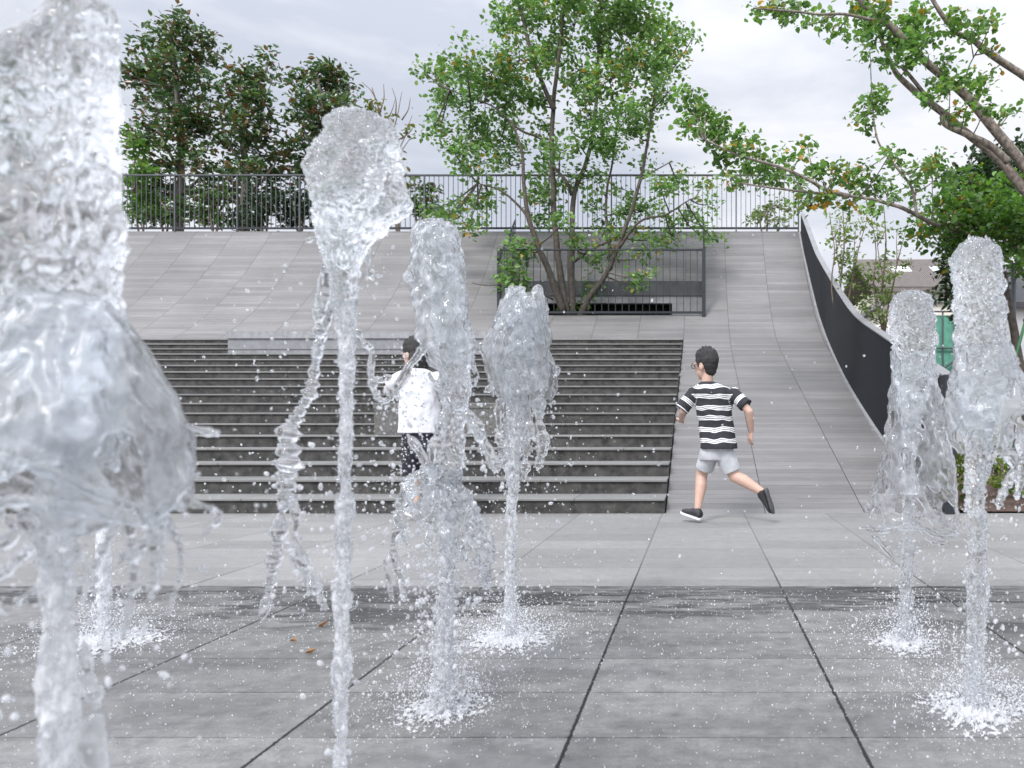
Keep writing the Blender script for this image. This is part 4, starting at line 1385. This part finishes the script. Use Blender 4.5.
KD = 5.75
kid(KD, (420, 519), 'child in a white tee and dark patterned shorts running left behind the middle jet',
    dict(neck=(415, 369, .0), chest=(418, 388, 0), pelvis=(421, 430, 0), collar=(415.5, 370.5, 0),
         shL=(401, 377, .04), shR=(436, 378, -.02), elL=(387, 388, .02), elR=(450, 392, -.06), wrL=(392, 396, .15), wrR=(456, 405, .02),
         hdL=(.1, .9, .2), hdR=(-.1, .5, -.8), hsL=(-.9, 0, .3), hsR=(-.6, .8, 0),
         hpL=(414, 436, .02), hpR=(428, 436, -.02), knL=(409, 480, .10), knR=(434, 474, .0), anL=(417, 509, .0), anR=(452, 500, -.12),
         bkL=(.5, -.8, 0), bkR=(.4, -.7, .4),
         shoeL=((421, 520, -.02), (402, 515, .09), (0, 0, 1)), shoeR=((455, 496, -.13), (462, 522, -.12), (-.85, .35, -.2))),
    [(367.5, 415, 7, .0, .95, -.1), (370.5, 416, 13, .0, .75, -.1), (374, 417, 19, .0, .6, -.1), (380, 418, 20.5, 0, .6, -.1), (392, 419, 20, 0, .66, -.08), (408, 420, 20.5, 0, .68, -.08), (424, 420, 21.5, 0, .7, -.05), (433, 420, 22, 0, .72, -.05)],
    [((404, 376, .03), 7.4, (388, 386, .02), 8.4), ((434, 377, -.02), 7.4, (448, 389, -.05), 8.0)],
    [(424, 420, 15, 0, .75), (434, 420, 17, 0, .78), (446, 420, 18.5, .01, .72)],
    [((412, 442, .02), 10.4, (408.5, 473, .075), 11.0), ((428, 442, -.01), 10.4, (433.0, 468, -.005), 11.0)],
    (413, 354, .02), (-.90, .42, -.12), M['whitecloth'], M['patterned'], (M['sole'], M['solegrey']), 'long', False, 'plain')
# ------------------------------------------------------------------ fountain jets
def fbm(p, oct_=3):
    return noise.fractal(p, 0.9, 2.1, oct_)


def column(name, rows, d, mat, root, amp=0.16, freq=26.0, seed=0.0, step=2.0, seg=72, depth=0.85, ridge=0.5, zsq=0.6, maxw=None, bead=2.2, lobe=.25):
    """solid of water: outline rows (y, x_left, x_right) in picture terms at distance d, turbulent skin"""
    rows = sorted(rows)
    cvp = catmull(rows, max(3, int((rows[-1][0] - rows[0][0]) / (len(rows) - 1) / step)))
    s = d / F
    v, f = [], []
    m = len(cvp)
    for (y, xl, xr) in cvp:
        c = P((xl + xr) / 2, y, d)
        a = max(0.3, (xr - xl) / 2) * s * math.cos(math.atan2(c.x, c.y)) ** .9
        for k in range(seg):
            an = 2 * math.pi * k / seg
            rad = Vector((math.cos(an), math.sin(an) * depth, 0))
            p = c + rad * a
            q = Vector((p.x, p.y, p.z * zsq)) * freq + Vector((seed, seed * 1.7, 0))
            n1 = fbm(q, 3)
            n2 = 1 - 2.4 * abs(noise.noise(q * 1.3 + Vector((9, 3, 1))))
            n3 = 1 - 2.4 * abs(noise.noise(q * 3.1))
            e = min(1.0, a / (0.012))
            am = min(a, 0.05 if maxw is None else maxw) * amp
            h = am * (n1 * (1 - ridge) + n2 * ridge + 0.45 * n3 * e) - am * .25
            h += min(a, .05) * lobe * (noise.noise(q * .33 + Vector((2, 7, 1))) + .5 * noise.noise(q * .7))
            v.append(p + rad.normalized() * h + Vector((0, 0, am * 0.6 * noise.noise(q * 2.0 + Vector((4, 4, 4))))))
    for i in range(m - 1):
        for k in range(seg):
            k2 = (k + 1) % seg
            f.append((i * seg + k, (i + 1) * seg + k, (i + 1) * seg + k2, i * seg + k2))
    t0 = P((cvp[0][1] + cvp[0][2]) / 2, cvp[0][0] - 1.2, d)
    t1 = P((cvp[-1][1] + cvp[-1][2]) / 2, cvp[-1][0] + 1.2, d)
    v += [t0, t1]
    n_ = m * seg
    for k in range(seg):
        f.append((n_, k, (k + 1) % seg))
        f.append((n_ + 1, (m - 1) * seg + (k + 1) % seg, (m - 1) * seg + k))
    o = mesh_obj(name, v, f, mat, root, True)
    n_b = int(sum((cvp[i + 1][0] - cvp[i][0]) for i in range(m - 1)) * bead)
    if n_b:
        ps, rs = [], []
        for _ in range(n_b):
            i = rng.integers(0, m)
            y, xl, xr = cvp[i]
            c = P((xl + xr) / 2, y, d)
            a = max(0.3, (xr - xl) / 2) * s * math.cos(math.atan2(c.x, c.y)) ** .9
            an = rng.uniform(0, 2 * math.pi)
            off = a * .97 + abs(rng.normal()) * 2.2 * s
            ps.append((c.x + math.cos(an) * off, c.y + math.sin(an) * off * depth, c.z + rng.normal() * s))
            rs.append((.45 + 1.9 * rng.random() ** 3) * s)
        drops('clinging_beads', ps, rs, root, M['water'], .5)
    return o


def veil(name, rows, d, mat, root, thick=0.004, hole=0.35, fade=None, amp=0.10, freq=24.0, seed=0.0, step=2.2, seg=120, depth=0.8, arc_=(0, 360), tilt=0.0):
    """thin falling skin of water, torn into holes towards its lower rim"""
    rows = sorted(rows)
    cvp = catmull(rows, max(3, int((rows[-1][0] - rows[0][0]) / (len(rows) - 1) / step)))
    s = d / F
    bm = bmesh.new()
    grid = []
    y0, y1 = cvp[0][0], cvp[-1][0]
    for (y, xl, xr) in cvp:
        c = P((xl + xr) / 2, y, d)
        a = max(0.3, (xr - xl) / 2) * s * math.cos(math.atan2(c.x, c.y)) ** .9
        row = []
        for k in range(seg):
            an = math.radians(arc_[0] + (arc_[1] - arc_[0]) * k / seg)
            rad = Vector((math.cos(an), math.sin(an) * depth, 0))
            p = c + rad * a
            q = Vector((p.x, p.y, p.z * .55)) * freq + Vector((seed, seed * 1.3, 0))
            am = min(a, .05) * amp
            h = am * (fbm(q, 3) + .6 * (1 - 2.4 * abs(noise.noise(q * 1.9))))
            lob = (y - y0) / (y1 - y0)
            sag = -tilt * math.cos(an) * a + 10 * s * lob * noise.noise(Vector((math.cos(an) * 2.2, math.sin(an) * 2.2, seed)))
            row.append(bm.verts.new(p + rad.normalized() * h + Vector((0, 0, sag))))
        grid.append(row)
    closed = abs(arc_[1] - arc_[0]) >= 359
    for i in range(len(grid) - 1):
        t = i / (len(grid) - 1)
        for k in range(seg if closed else seg - 1):
            k2 = (k + 1) % seg
            pc = grid[i][k].co
            hn = noise.noise(Vector((pc.x, pc.y, pc.z * .6)) * freq * .9 + Vector((3.3 + seed, 1, 2)))
            thr = hole - (fade * max(0, t - .55) / .45 if fade else 0)
            if hn > thr:
                continue
            bm.faces.new((grid[i][k], grid[i + 1][k], grid[i + 1][k2], grid[i][k2]))
    bmesh.ops.delete(bm, geom=[q for q in bm.verts if not q.link_faces], context='VERTS')
    for _ in range(3):
        bmesh.ops.smooth_vert(bm, verts=bm.verts, factor=.4, use_axis_x=True, use_axis_y=True, use_axis_z=True)
    me = bpy.data.meshes.new('tmp')
    bm.to_mesh(me)
    bm.free()
    o = bpy.data.objects.new('tmp', me)
    C.objects.link(o)
    so_ = o.modifiers.new('s', 'SOLIDIFY')
    so_.thickness = thick
    so_.offset = 0
    sm_ = o.modifiers.new('m', 'SMOOTH')
    sm_.iterations = 2
    dg = bpy.context.evaluated_depsgraph_get()
    dg.update()
    m2 = o.evaluated_get(dg).to_mesh()
    vv = np.empty(len(m2.vertices) * 3)
    m2.vertices.foreach_get('co', vv)
    ff = [tuple(p.vertices) for p in m2.polygons]
    bpy.data.objects.remove(o)
    return mesh_obj(name, vv.reshape(-1, 3), ff, mat, root, True)


def strands(name, lines, d, mat, root, seed=0.0, bead=0.55):
    """ropes of water pinching into beads: lines of (x, y, r[, dy])"""
    s = d / F
    for li, ln in enumerate(lines):
        mb = MB()
        pl = [(q[0], q[1], q[2], q[3] if len(q) > 3 else 0) for q in ln]
        length = sum(math.hypot(pl[i + 1][0] - pl[i][0], pl[i + 1][1] - pl[i][1]) for i in range(len(pl) - 1))
        c = catmull(pl, max(4, int(length / (len(pl) - 1) / 1.6)))
        pts, rad = [], []
        for j, (x, y, r, dy) in enumerate(c):
            p = P(x, y, d)
            p.y += dy
            w_ = Vector((p.x, p.y, p.z)) * 30 + Vector((seed + li * 3.1, 0, 0))
            p += Vector(noise.noise_vector(w_)) * r * s * .25
            pts.append(p)
            k = 1 + bead * 1.1 * noise.noise(Vector((li * 7.7 + seed, j * 1.6 / (max(r, 2.) * 2.4), 0))) + bead * .5 * noise.noise(Vector((li * 3.7 + seed, j * 1.6 / max(r, 2.), 5)))
            e = min(1.0, (j + 1) / 4, (len(c) - j) / 4)
            rad.append(max(.12, r * k * e) * s)
        mb.tube(pts, rad, 12)
        mb.build(name, mat, root, True)


_ic = bmesh.new()
bmesh.ops.create_icosphere(_ic, subdivisions=2, radius=1)
IV = np.array([tuple(q.co) for q in _ic.verts])
IF = np.array([[q.index for q in fc.verts] for fc in _ic.faces])
_ic.free()
_ic = bmesh.new()
bmesh.ops.create_icosphere(_ic, subdivisions=1, radius=1)
JV = np.array([tuple(q.co) for q in _ic.verts])
JF = np.array([[q.index for q in fc.verts] for fc in _ic.faces])
_ic.free()


def drops(name, pos, rad, root, mat=None, stretch=0.5, hi=False):
    tv, tf = (IV, IF) if hi else (JV, JF)
    pos, rad = np.asarray(pos), np.asarray(rad)
    n = len(pos)
    ax = rng.normal(size=(n, 3)) * .5 + np.array([0, 0, 1])
    ax /= np.linalg.norm(ax, axis=1)[:, None]
    k = 1 + stretch * np.abs(rng.normal(size=n))
    base = tv[None] * rad[:, None, None] * rng.uniform(.6, 1.25, (n, 1, 3))
    base = base * (1 + .16 * rng.normal(size=(n, 3, 1)).transpose(0, 2, 1) * np.sign(tv[None]))
    al = (base * ax[:, None]).sum(2)
    v = base + ax[:, None] * (al * (k - 1)[:, None])[..., None] + pos[:, None]
    f = (tf[None] + (np.arange(n) * len(tv))[:, None, None]).reshape(-1, 3)
    o = mesh_obj(name, v.reshape(-1, 3), f, mat or M['drop'], root, True)
    o['kind'] = 'stuff'
    return o


def spray_pts(d, regions):
    """regions (x, y, sx, sy, n, r0, r1) -> drop places and radii, spread in depth as far as in width"""
    ps, rs = [], []
    s = d / F
    for (x, y, sx, sy, n, r0, r1) in regions:
        n = int(n * 1.35)
        dx = rng.normal(size=n) * sx
        dy = rng.normal(size=n) * sy
        dd = np.clip(rng.normal(size=n) * max(sx, 14) * s * .8, -d * .3, d * .3)
        r = r0 * .8 + (r1 - r0 * .8) * rng.random(n) ** 4.5
        for i in range(n):
            p = P(x + dx[i], y + dy[i], d)
            p.y += dd[i]
            if p.z > r[i] * s:
                ps.append(tuple(p))
                rs.append(r[i] * s * .84)
    return ps, rs


def splash(root, X, d, spread=0.13, n=700, ring=True, hmax=0.11):
    n = int(n * 2.9)
    """foaming ring where the jet falls back, with a low crown of flying specks"""
    r = np.abs(rng.normal(size=n)) ** 1.3 * spread * .62
    a = rng.uniform(0, 2 * math.pi, n)
    z = np.abs(rng.normal(size=n)) * hmax * np.exp(-r / spread) + .001
    ps = np.stack([X + r * np.cos(a), d + r * np.sin(a), z], 1)
    rs = rng.uniform(.0006, .0017, n) * d / 2.1 * (1 + 1.2 * (rng.random(n) > .95))
    drops('splash', ps, rs, root, M['foam'], .4)
    if ring:
        mb = MB()
        nr, ns = 26, 150
        v, f = [], []
        for i in range(nr + 1):
            rr = spread * .8 * i / nr
            for k in range(ns):
                an = 2 * math.pi * k / ns
                ca, sa = math.cos(an), math.sin(an)
                e = 1 + .3 * noise.noise(Vector((ca * 1.7, sa * 1.7, X * 5 + d))) + .22 * noise.noise(Vector((ca * 6, sa * 6, X * 5 + d))) + .12 * noise.noise(Vector((ca * 16, sa * 16, d)))
                x, y = X + rr * e * ca, d + rr * e * sa
                q = 1 - i / nr
                h = .003 + .02 * q ** 2 + (.016 * noise.noise(Vector((x * 70, y * 70, 0))) + .010 * noise.noise(Vector((x * 180, y * 180, 3)))) * (.25 + q)
                v.append((x, y, max(.0012, h)))
        for i in range(nr):
            for k in range(ns):
                k2 = (k + 1) % ns
                c_ = v[i * ns + k]
                if i > 7 and .5 + .9 * noise.noise(Vector((c_[0] * 55, c_[1] * 55, 7))) + .5 * noise.noise(Vector((c_[0] * 170, c_[1] * 170, 2))) < (i / nr) ** 1.3 * .95:
                    continue
                f.append((i * ns + k, (i + 1) * ns + k, (i + 1) * ns + k2, i * ns + k2))
        mesh_obj('foam_ring', v, f, M['foam'], root, True)


def jet(label, X, d):
    t = thing('fountain_jet', label, 'fountain jet', (X, d, 0), 'ground fountain jets')
    mb = MB()
    mb.tube([(X, d, -.01), (X, d, .006)], [.05, .048], 24)
    mb.tube([(X, d, .0061), (X, d, .014)], [.018, .014], 16)
    mb.build('nozzle', M['nozzle'], t, True)
    return t


# --- big near jet, left edge
A = jet('huge blurred jet close by at the left edge with a wide bell of falling water', -.66, .785)
dA = .785
column('water_column', [(-4, 62, 100), (8, 48, 116), (25, 34, 121), (45, 14, 123), (60, 5, 124), (90, 2, 124), (120, 7, 124), (150, 10, 125), (175, 0, 126), (230, -10, 127), (280, -10, 125), (320, 8, 122), (350, 20, 112), (390, 28, 96), (430, 34, 88), (470, 38, 82)], dA, M['waternear'], A, bead=.5, amp=.19, freq=33, seed=1.0, step=1.8, seg=150, ridge=.5)
veil('water_bell', [(296, 20, 100), (312, 0, 120), (332, -18, 136), (362, -34, 160), (400, -48, 184), (430, -56, 199), (460, -60, 206), (490, -58, 203), (508, -50, 196), (525, -40, 184), (545, -30, 172)], dA, M['sheet'], A, .006, .64, 1.25, .17, 22, 2.0, 1.6, 240, .8)
veil('water_bell', [(330, 10, 116), (400, -6, 124), (440, -10, 128), (462, -14, 120), (480, -18, 112)], dA, M['sheet'], A, .004, .4, .6, .25, 34, 5.0, 2.2, 130, .8)
column('water_core', [(440, 40, 82), (480, 36, 80), (530, 40, 74), (600, 42, 73), (680, 40, 76), (760, 41, 77), (840, 40, 78), (1000, 40, 80), (1128, 38, 84)], dA, M['core'], A, amp=.45, freq=40, seed=3.0, step=2.6, seg=60, ridge=.4)
ls = []
for (x, y0, y1, r) in ((150, 505, 600, 7), (128, 515, 640, 6), (140, 500, 560, 9), (12, 500, 590, 9), (28, 500, 610, 6), (105, 500, 560, 6), (172, 500, 545, 6), (160, 505, 620, 4), (0, 510, 560, 8), (185, 500, 540, 5), (118, 520, 600, 4), (166, 515, 580, 4), (45, 520, 600, 5)):
    ls.append([(x, y0, r), (x + random.uniform(-5, 5), (y0 + y1) / 2, r * .75, random.uniform(-.05, .05)), (x + random.uniform(-9, 5), y1, r * .5, random.uniform(-.05, .05))])
ls.append([(84, 640, 3), (90, 680, 6), (96, 710, 7), (92, 740, 9), (100, 790, 10), (100, 840, 6)])
strands('water_strand', ls, dA, M['waternear'], A, 4.0, .9)
strands('water_rim', [[(20, 470, 3, -.06), (45, 452, 5, -.09), (80, 450, 6, -.1), (110, 462, 5, -.09), (140, 486, 6, -.06), (160, 505, 5, -.03)], [(60, 505, 4, -.08), (90, 492, 6, -.09), (130, 500, 6, -.07), (165, 520, 5, -.03)], [(185, 425, 2), (203, 430, 4.5), (215, 433, 4), (220, 434, 2)]], dA, M['sheet'], A, 9, .5)
ps, rs = spray_pts(dA, [(75, 540, 60, 40, 200, 1., 5), (70, 600, 60, 60, 150, 1.0, 4.6), (75, 690, 60, 60, 110, 1.0, 4.6), (60, 60, 40, 40, 30, 1, 4), (20, 560, 30, 60, 60, 1.5, 5), (240, 500, 25, 12, 10, 1, 3)])
drops('spray', ps, rs, A, None, .35, True)

# --- tall jet
B = jet('tallest jet left of the children with a heavy glassy head and a long trailing strand', -.66, 1.36)
dB = 1.36
column('water_column', [(111, 346, 360), (116, 336, 378), (124, 329, 387), (135, 325, 391), (150, 318, 394), (165, 312, 398), (180, 310, 401), (195, 311, 406), (205, 312, 407), (214, 313, 400), (226, 316, 390), (240, 318, 377), (256, 322, 367), (272, 327, 359), (290, 331, 357), (310, 333, 356)], dB, M['water'], B, lobe=.5, amp=.22, freq=44, seed=11, step=1.2, seg=150, ridge=.5)
column('water_core', [(300, 333, 356), (330, 336, 356), (365, 339, 355), (400, 340, 353), (440, 340, 352), (470, 339, 350), (490, 340, 350), (510, 337, 352), (535, 338, 350), (550, 336, 350), (580, 337, 348), (600, 334, 350), (640, 336, 347), (670, 333, 349), (710, 334, 347), (770, 332, 348), (832, 331, 350)], dB, M['core'], B, lobe=.45, amp=.55, freq=40, seed=12, step=1.8, seg=52, ridge=.4)
strands('water_strand', [
    [(326, 262, 5), (322, 290, 8, .01), (319, 320, 6), (318, 345, 4.5), (314, 375, 7), (309, 395, 6), (300, 412, 4.5), (291, 428, 8), (288, 450, 12), (287, 470, 10), (285, 492, 8), (284, 512, 5)],
    [(284, 505, 6), (279, 525, 7), (276, 550, 7), (272, 575, 5), (268, 595, 4), (262, 620, 5)], [(290, 490, 4), (296, 520, 4), (294, 545, 4.5), (306, 570, 5.5), (316, 590, 5), (326, 610, 4)],
    [(333, 300, 4), (325, 330, 4), (318, 352, 4), (316, 372, 2)], [(354, 325, 3), (364, 342, 3.5), (372, 352, 3), (371, 375, 3.5), (376, 395, 3), (386, 402, 2)], [(404, 196, 3), (408, 201, 3), (400, 208, 3)],
    [(315, 238, 2), (308, 240, 2.5), (305, 238, 1.5)], [(368, 250, 2), (369, 272, 3), (374, 280, 2.5)]], dB, M['water'], B, 21, .8)
ps, rs = spray_pts(dB, [(372, 268, 10, 14, 45, .6, 3.4), (300, 520, 14, 40, 120, .7, 4), (315, 585, 20, 22, 110, .7, 4), (380, 400, 16, 26, 70, .6, 3.2), (300, 330, 25, 40, 40, .5, 2.6), (365, 540, 24, 60, 50, .6, 3.5), (340, 690, 16, 60, 60, .6, 4), (345, 400, 45, 90, 90, .4, 2.2), (300, 400, 45, 60, 70, .4, 2.2)])
drops('spray', ps, rs, B, None, .35, True)

# --- middle jet in front of the second child
Cj = jet('jet in front of the child in white with a splash foaming at its foot', -.666, 1.94)
dC = 1.94
column('water_column', [(219, 429, 438), (224, 424, 448), (232, 422, 452), (241, 420, 454), (262, 422, 456), (286, 426, 459), (300, 430, 462), (315, 434, 466), (332, 437, 469), (350, 438, 470), (368, 440, 470), (385, 441, 469), (405, 441, 467), (430, 442, 463), (455, 440, 462), (480, 438, 460)], dC, M['water'], Cj, amp=.24, freq=44, seed=31, step=1.2, seg=110, ridge=.5, lobe=.35)
veil('water_veil', [(222, 421, 448), (232, 414, 456), (250, 414, 459), (268, 412, 461), (284, 411, 462), (300, 415, 465), (320, 418, 470), (340, 420, 473), (356, 424, 474), (372, 432, 474), (386, 438, 473)], dC, M['water'], Cj, .004, .42, .5, .3, 34, 36, 1.3, 130, .85)
column('water_core', [(470, 440, 459), (510, 441, 456), (550, 440, 454), (600, 439, 452), (650, 437, 452), (690, 434, 456), (712, 428, 464)], dC, M['core'], Cj, amp=.8, freq=42, seed=32, step=1.6, seg=44, ridge=.4)
veil('water_veil', [(470, 434, 448), (482, 424, 462), (495, 414, 472), (510, 407, 480), (528, 403, 486), (548, 402, 488), (566, 406, 486)], dC, M['sheet'], Cj, .005, .16, .5, .45, 40, 33, 1.3, 190, .8, tilt=.75)
strands('water_strand', [
    [(426, 345, 6), (418, 356, 4), (410, 365, 3.5), (404, 376, 5), (396, 388, 5), (390, 398, 3.5), (380, 404, 2)], [(407, 434, 3), (420, 452, 6), (436, 474, 8), (452, 492, 9), (468, 506, 8), (480, 522, 5)],
    [(455, 398, 5), (466, 412, 6), (476, 428, 6.5), (486, 446, 6), (494, 462, 6), (498, 472, 4)], [(472, 420, 3), (480, 440, 4), (482, 456, 3)], [(392, 376, 3), (382, 380, 4), (370, 378, 2.5)], [(445, 420, 5), (437, 440, 5), (434, 470, 5), (432, 500, 5)],
    [(416, 275, 3), (411, 278, 3), (409, 274, 2)], [(400, 520, 3), (392, 545, 3.5), (398, 570, 4), (404, 600, 3)], [(484, 520, 3), (492, 550, 3), (484, 590, 3.5)], [(384, 560, 2), (390, 590, 2.5), (393, 600, 2)]], dC, M['water'], Cj, 41, .7)
ps, rs = spray_pts(dC, [(420, 395, 20, 26, 110, .4, 1.8), (445, 550, 32, 36, 520, .6, 3.8), (442, 620, 24, 44, 620, .5, 3.4), (443, 600, 10, 70, 420, .5, 2.6), (440, 670, 32, 28, 320, .5, 2.8), (440, 480, 36, 30, 160, .4, 2.6), (480, 440, 22, 30, 120, .4, 2.2), (405, 380, 16, 22, 160, .4, 1.8), (412, 465, 12, 24, 200, .4, 2.0), (400, 500, 20, 20, 120, .5, 2.6), (395, 500, 30, 40, 90, .4, 2.6), (500, 560, 30, 60, 70, .4, 2.4)])
drops('spray', ps, rs, Cj, None, .35)
splash(Cj, -.666, dC, .17, 1500)

# --- smaller jet on its right
Dj = jet('short bell shaped jet in front of the middle of the steps', -.658, 2.575)
dD = 2.575
column('water_column', [(289, 512, 520), (296, 510, 527), (310, 509, 532), (330, 510, 534), (350, 510, 534), (370, 509, 533), (388, 508, 530), (405, 508, 527), (430, 508, 524), (460, 507, 520), (490, 507, 518), (520, 506, 516), (560, 506, 515), (600, 506, 515), (640, 504, 518)], dD, M['core'], Dj, amp=.45, freq=40, seed=51, step=1.2, seg=84, ridge=.5, lobe=.4)
veil('water_veil', [(289, 508, 540), (300, 503, 544), (318, 499, 546), (340, 494, 547), (362, 497, 548), (384, 500, 546), (405, 503, 541)], dD, M['water'], Dj, .004, .34, .6, .3, 32, 57, 1.3, 110, .8)
veil('water_veil', [(300, 504, 543), (315, 498, 546), (330, 491, 547), (345, 484, 548), (358, 483, 551), (372, 488, 555), (388, 491, 556), (400, 493, 553), (415, 495, 550)], dD, M['sheet'], Dj, .005, .33, .7, .25, 26, 53, 1.5, 110, .8)
strands('water_strand', [
    [(488, 342, 4), (482, 349, 4.5), (480, 344, 3)], [(495, 380, 5), (490, 388, 4), (484, 392, 2.5)], [(553, 365, 4), (557, 372, 4), (554, 378, 3)], [(512, 400, 5), (508, 440, 5.5), (505, 470, 5)], [(538, 395, 6), (540, 425, 5.5), (543, 445, 6), (537, 470, 4)], [(528, 400, 5), (527, 440, 5), (524, 480, 4)], [(500, 395, 4), (499, 430, 4), (503, 460, 3.5)],
    [(510, 292, 3), (516, 288, 3), (522, 292, 3)], [(532, 294, 3), (538, 287, 3.5), (543, 296, 3)]], dD, M['water'], Dj, 61, .6)
ps, rs = spray_pts(dD, [(522, 440, 20, 30, 260, .4, 2.4), (518, 500, 24, 34, 200, .4, 2.2), (515, 590, 22, 34, 160, .4, 2.2), (560, 640, 36, 16, 190, .4, 1.8), (480, 420, 20, 40, 120, .35, 1.6), (560, 440, 30, 50, 120, .35, 1.6)])
drops('spray', ps, rs, Dj, None, .35)
splash(Dj, -.658, dD, .22, 1300)

# --- jet right of the boy
E = jet('right hand jet opening into a translucent skirt in front of the parapet wall', .70, 2.52)
dE = 2.52
column('water_column', [(291, 903, 918), (296, 896, 926), (304, 893, 929), (320, 891, 932), (340, 892, 935), (360, 894, 934), (378, 897, 932), (396, 900, 926), (415, 902, 919), (440, 903, 916), (480, 903, 915), (520, 903, 914), (570, 902, 912), (610, 901, 911), (645, 898, 914)], dE, M['water'], E, amp=.36, freq=36, seed=71, step=1.2, seg=84, ridge=.5)
veil('water_skirt', [(350, 893, 935), (375, 895, 935), (400, 891, 939), (425, 888, 944), (450, 884, 949), (475, 878, 953), (498, 871, 956), (515, 866, 959), (528, 864, 961)], dE, M['sheet'], E, .005, .33, .6, .3, 24, 73, 1.5, 130, .8)
strands('water_rim', [[(862, 528, 3), (875, 526, 3, -.1), (895, 522, 3, -.13), (912, 524, 2.5, -.13), (925, 530, 3, -.12), (945, 532, 3, -.08), (958, 530, 3)], [(872, 535, 2.5), (885, 548, 3), (895, 560, 2.5)], [(915, 520, 2), (930, 540, 2.5), (950, 545, 2)]], dE, M['sheet'], E, 75, .5)
ps, rs = spray_pts(dE, [(900, 545, 24, 14, 120, .5, 2.6), (915, 565, 28, 22, 80, .5, 2.6), (905, 610, 18, 24, 150, .4, 2), (940, 400, 16, 50, 60, .4, 1.8), (890, 560, 14, 14, 40, .8, 3)])
drops('spray', ps, rs, E, None, .35)
splash(E, .70, dE, .17, 1000)

# --- taller jet at the right edge
G = jet('taller jet at the right edge in front of the green tree', .72, 1.93)
dG = 1.93
column('water_column', [(239, 970, 984), (245, 962, 994), (256, 956, 1000), (272, 953, 1003), (290, 955, 1003), (310, 957, 1003), (335, 957, 1006), (355, 957, 1010), (370, 955, 1014), (388, 955, 1012), (405, 960, 1002), (425, 964, 994), (450, 966, 988), (490, 967, 985), (540, 968, 986), (580, 967, 987), (620, 967, 985), (660, 967, 984), (712, 963, 990)], dG, M['water'], G, amp=.34, freq=42, seed=81, step=1.2, seg=96, ridge=.5)
veil('water_veil', [(345, 957, 1010), (365, 954, 1017), (385, 948, 1024), (402, 945, 1030), (420, 946, 1034), (440, 950, 1036), (455, 956, 1034)], dG, M['sheet'], G, .005, .34, .6, .25, 30, 83, 1.5, 120, .8)
strands('water_strand', [[(950, 400, 4), (955, 420, 5), (962, 430, 4), (966, 438, 2)], [(1012, 420, 5), (1008, 445, 5), (1014, 470, 5), (1004, 490, 4), (998, 510, 3)], [(1020, 430, 5), (1022, 470, 5), (1016, 500, 3)], [(985, 420, 4), (990, 450, 4), (987, 480, 3)], [(955, 258, 3), (951, 262, 3), (953, 270, 2)]], dG, M['water'], G, 85, .7)
ps, rs = spray_pts(dG, [(1000, 480, 22, 40, 120, .5, 3), (985, 550, 20, 50, 110, .5, 3), (1000, 620, 24, 40, 130, .5, 3), (980, 670, 24, 26, 160, .4, 2.4), (950, 430, 12, 24, 50, .5, 2.4)])
drops('spray', ps, rs, G, None, .35)
splash(G, .72, dG, .20, 1500)
# second landing place of the same jet's falling water, right of it
n_ = 900
r_ = np.abs(rng.normal(size=n_)) * .09
a_ = rng.uniform(0, 2 * math.pi, n_)
drops('splash', np.stack([.83 + r_ * np.cos(a_) * 1.3, 1.95 + r_ * np.sin(a_), np.abs(rng.normal(size=n_)) * .04 + .001], 1), rng.uniform(.0006, .0017, n_), G, M['foam'], .4)

# --- weak jet far left
H = jet('weak thin jet behind the huge blurred one at the left', -2.05, 2.55)
dH = 2.55
column('water_column', [(455, 100, 106), (470, 98, 108), (500, 98, 109), (540, 97, 109), (580, 97, 110), (615, 98, 109), (640, 96, 112)], dH, M['foam'], H, amp=.6, freq=40, seed=91, step=1.6, seg=36, ridge=.4)
ps, rs = spray_pts(dH, [(104, 520, 8, 40, 120, .4, 2), (110, 600, 14, 24, 140, .4, 2), (125, 590, 6, 16, 50, .4, 1.8)])
drops('spray', ps, rs, H, None, .35)
splash(H, -2.05, dH, .24, 1200)

# fine splash all over the wet paving and drifting specks in the air
n_ = 5200
xs = rng.uniform(-2.3, 1.3, n_)
ys = rng.uniform(1.3, 3.3, n_)
dr = drops('ground_splash', np.stack([xs, ys, np.abs(rng.normal(size=n_)) * .012 + .001], 1), rng.uniform(.0006, .0017, n_) * ys / 2.0, None, M['foam'], .3)
n_ = 700
d_ = rng.uniform(1.2, 3.2, n_)
px_ = rng.uniform(120, 1020, n_)
py_ = np.clip(rng.normal(size=n_) * 120 + 500, 235, 740)
px_[: n_ // 2] = rng.uniform(180, 600, n_ // 2)
pp = [tuple(P(px_[i], py_[i], d_[i])) for i in range(n_)]
pp = [q for q in pp if q[2] > .01]
dr2 = drops('drifting_drops', pp, (rng.uniform(.5, 1.9, len(pp)) ** 1.0) * np.array([q[1] for q in pp]) / F * .75, None, None, .3)
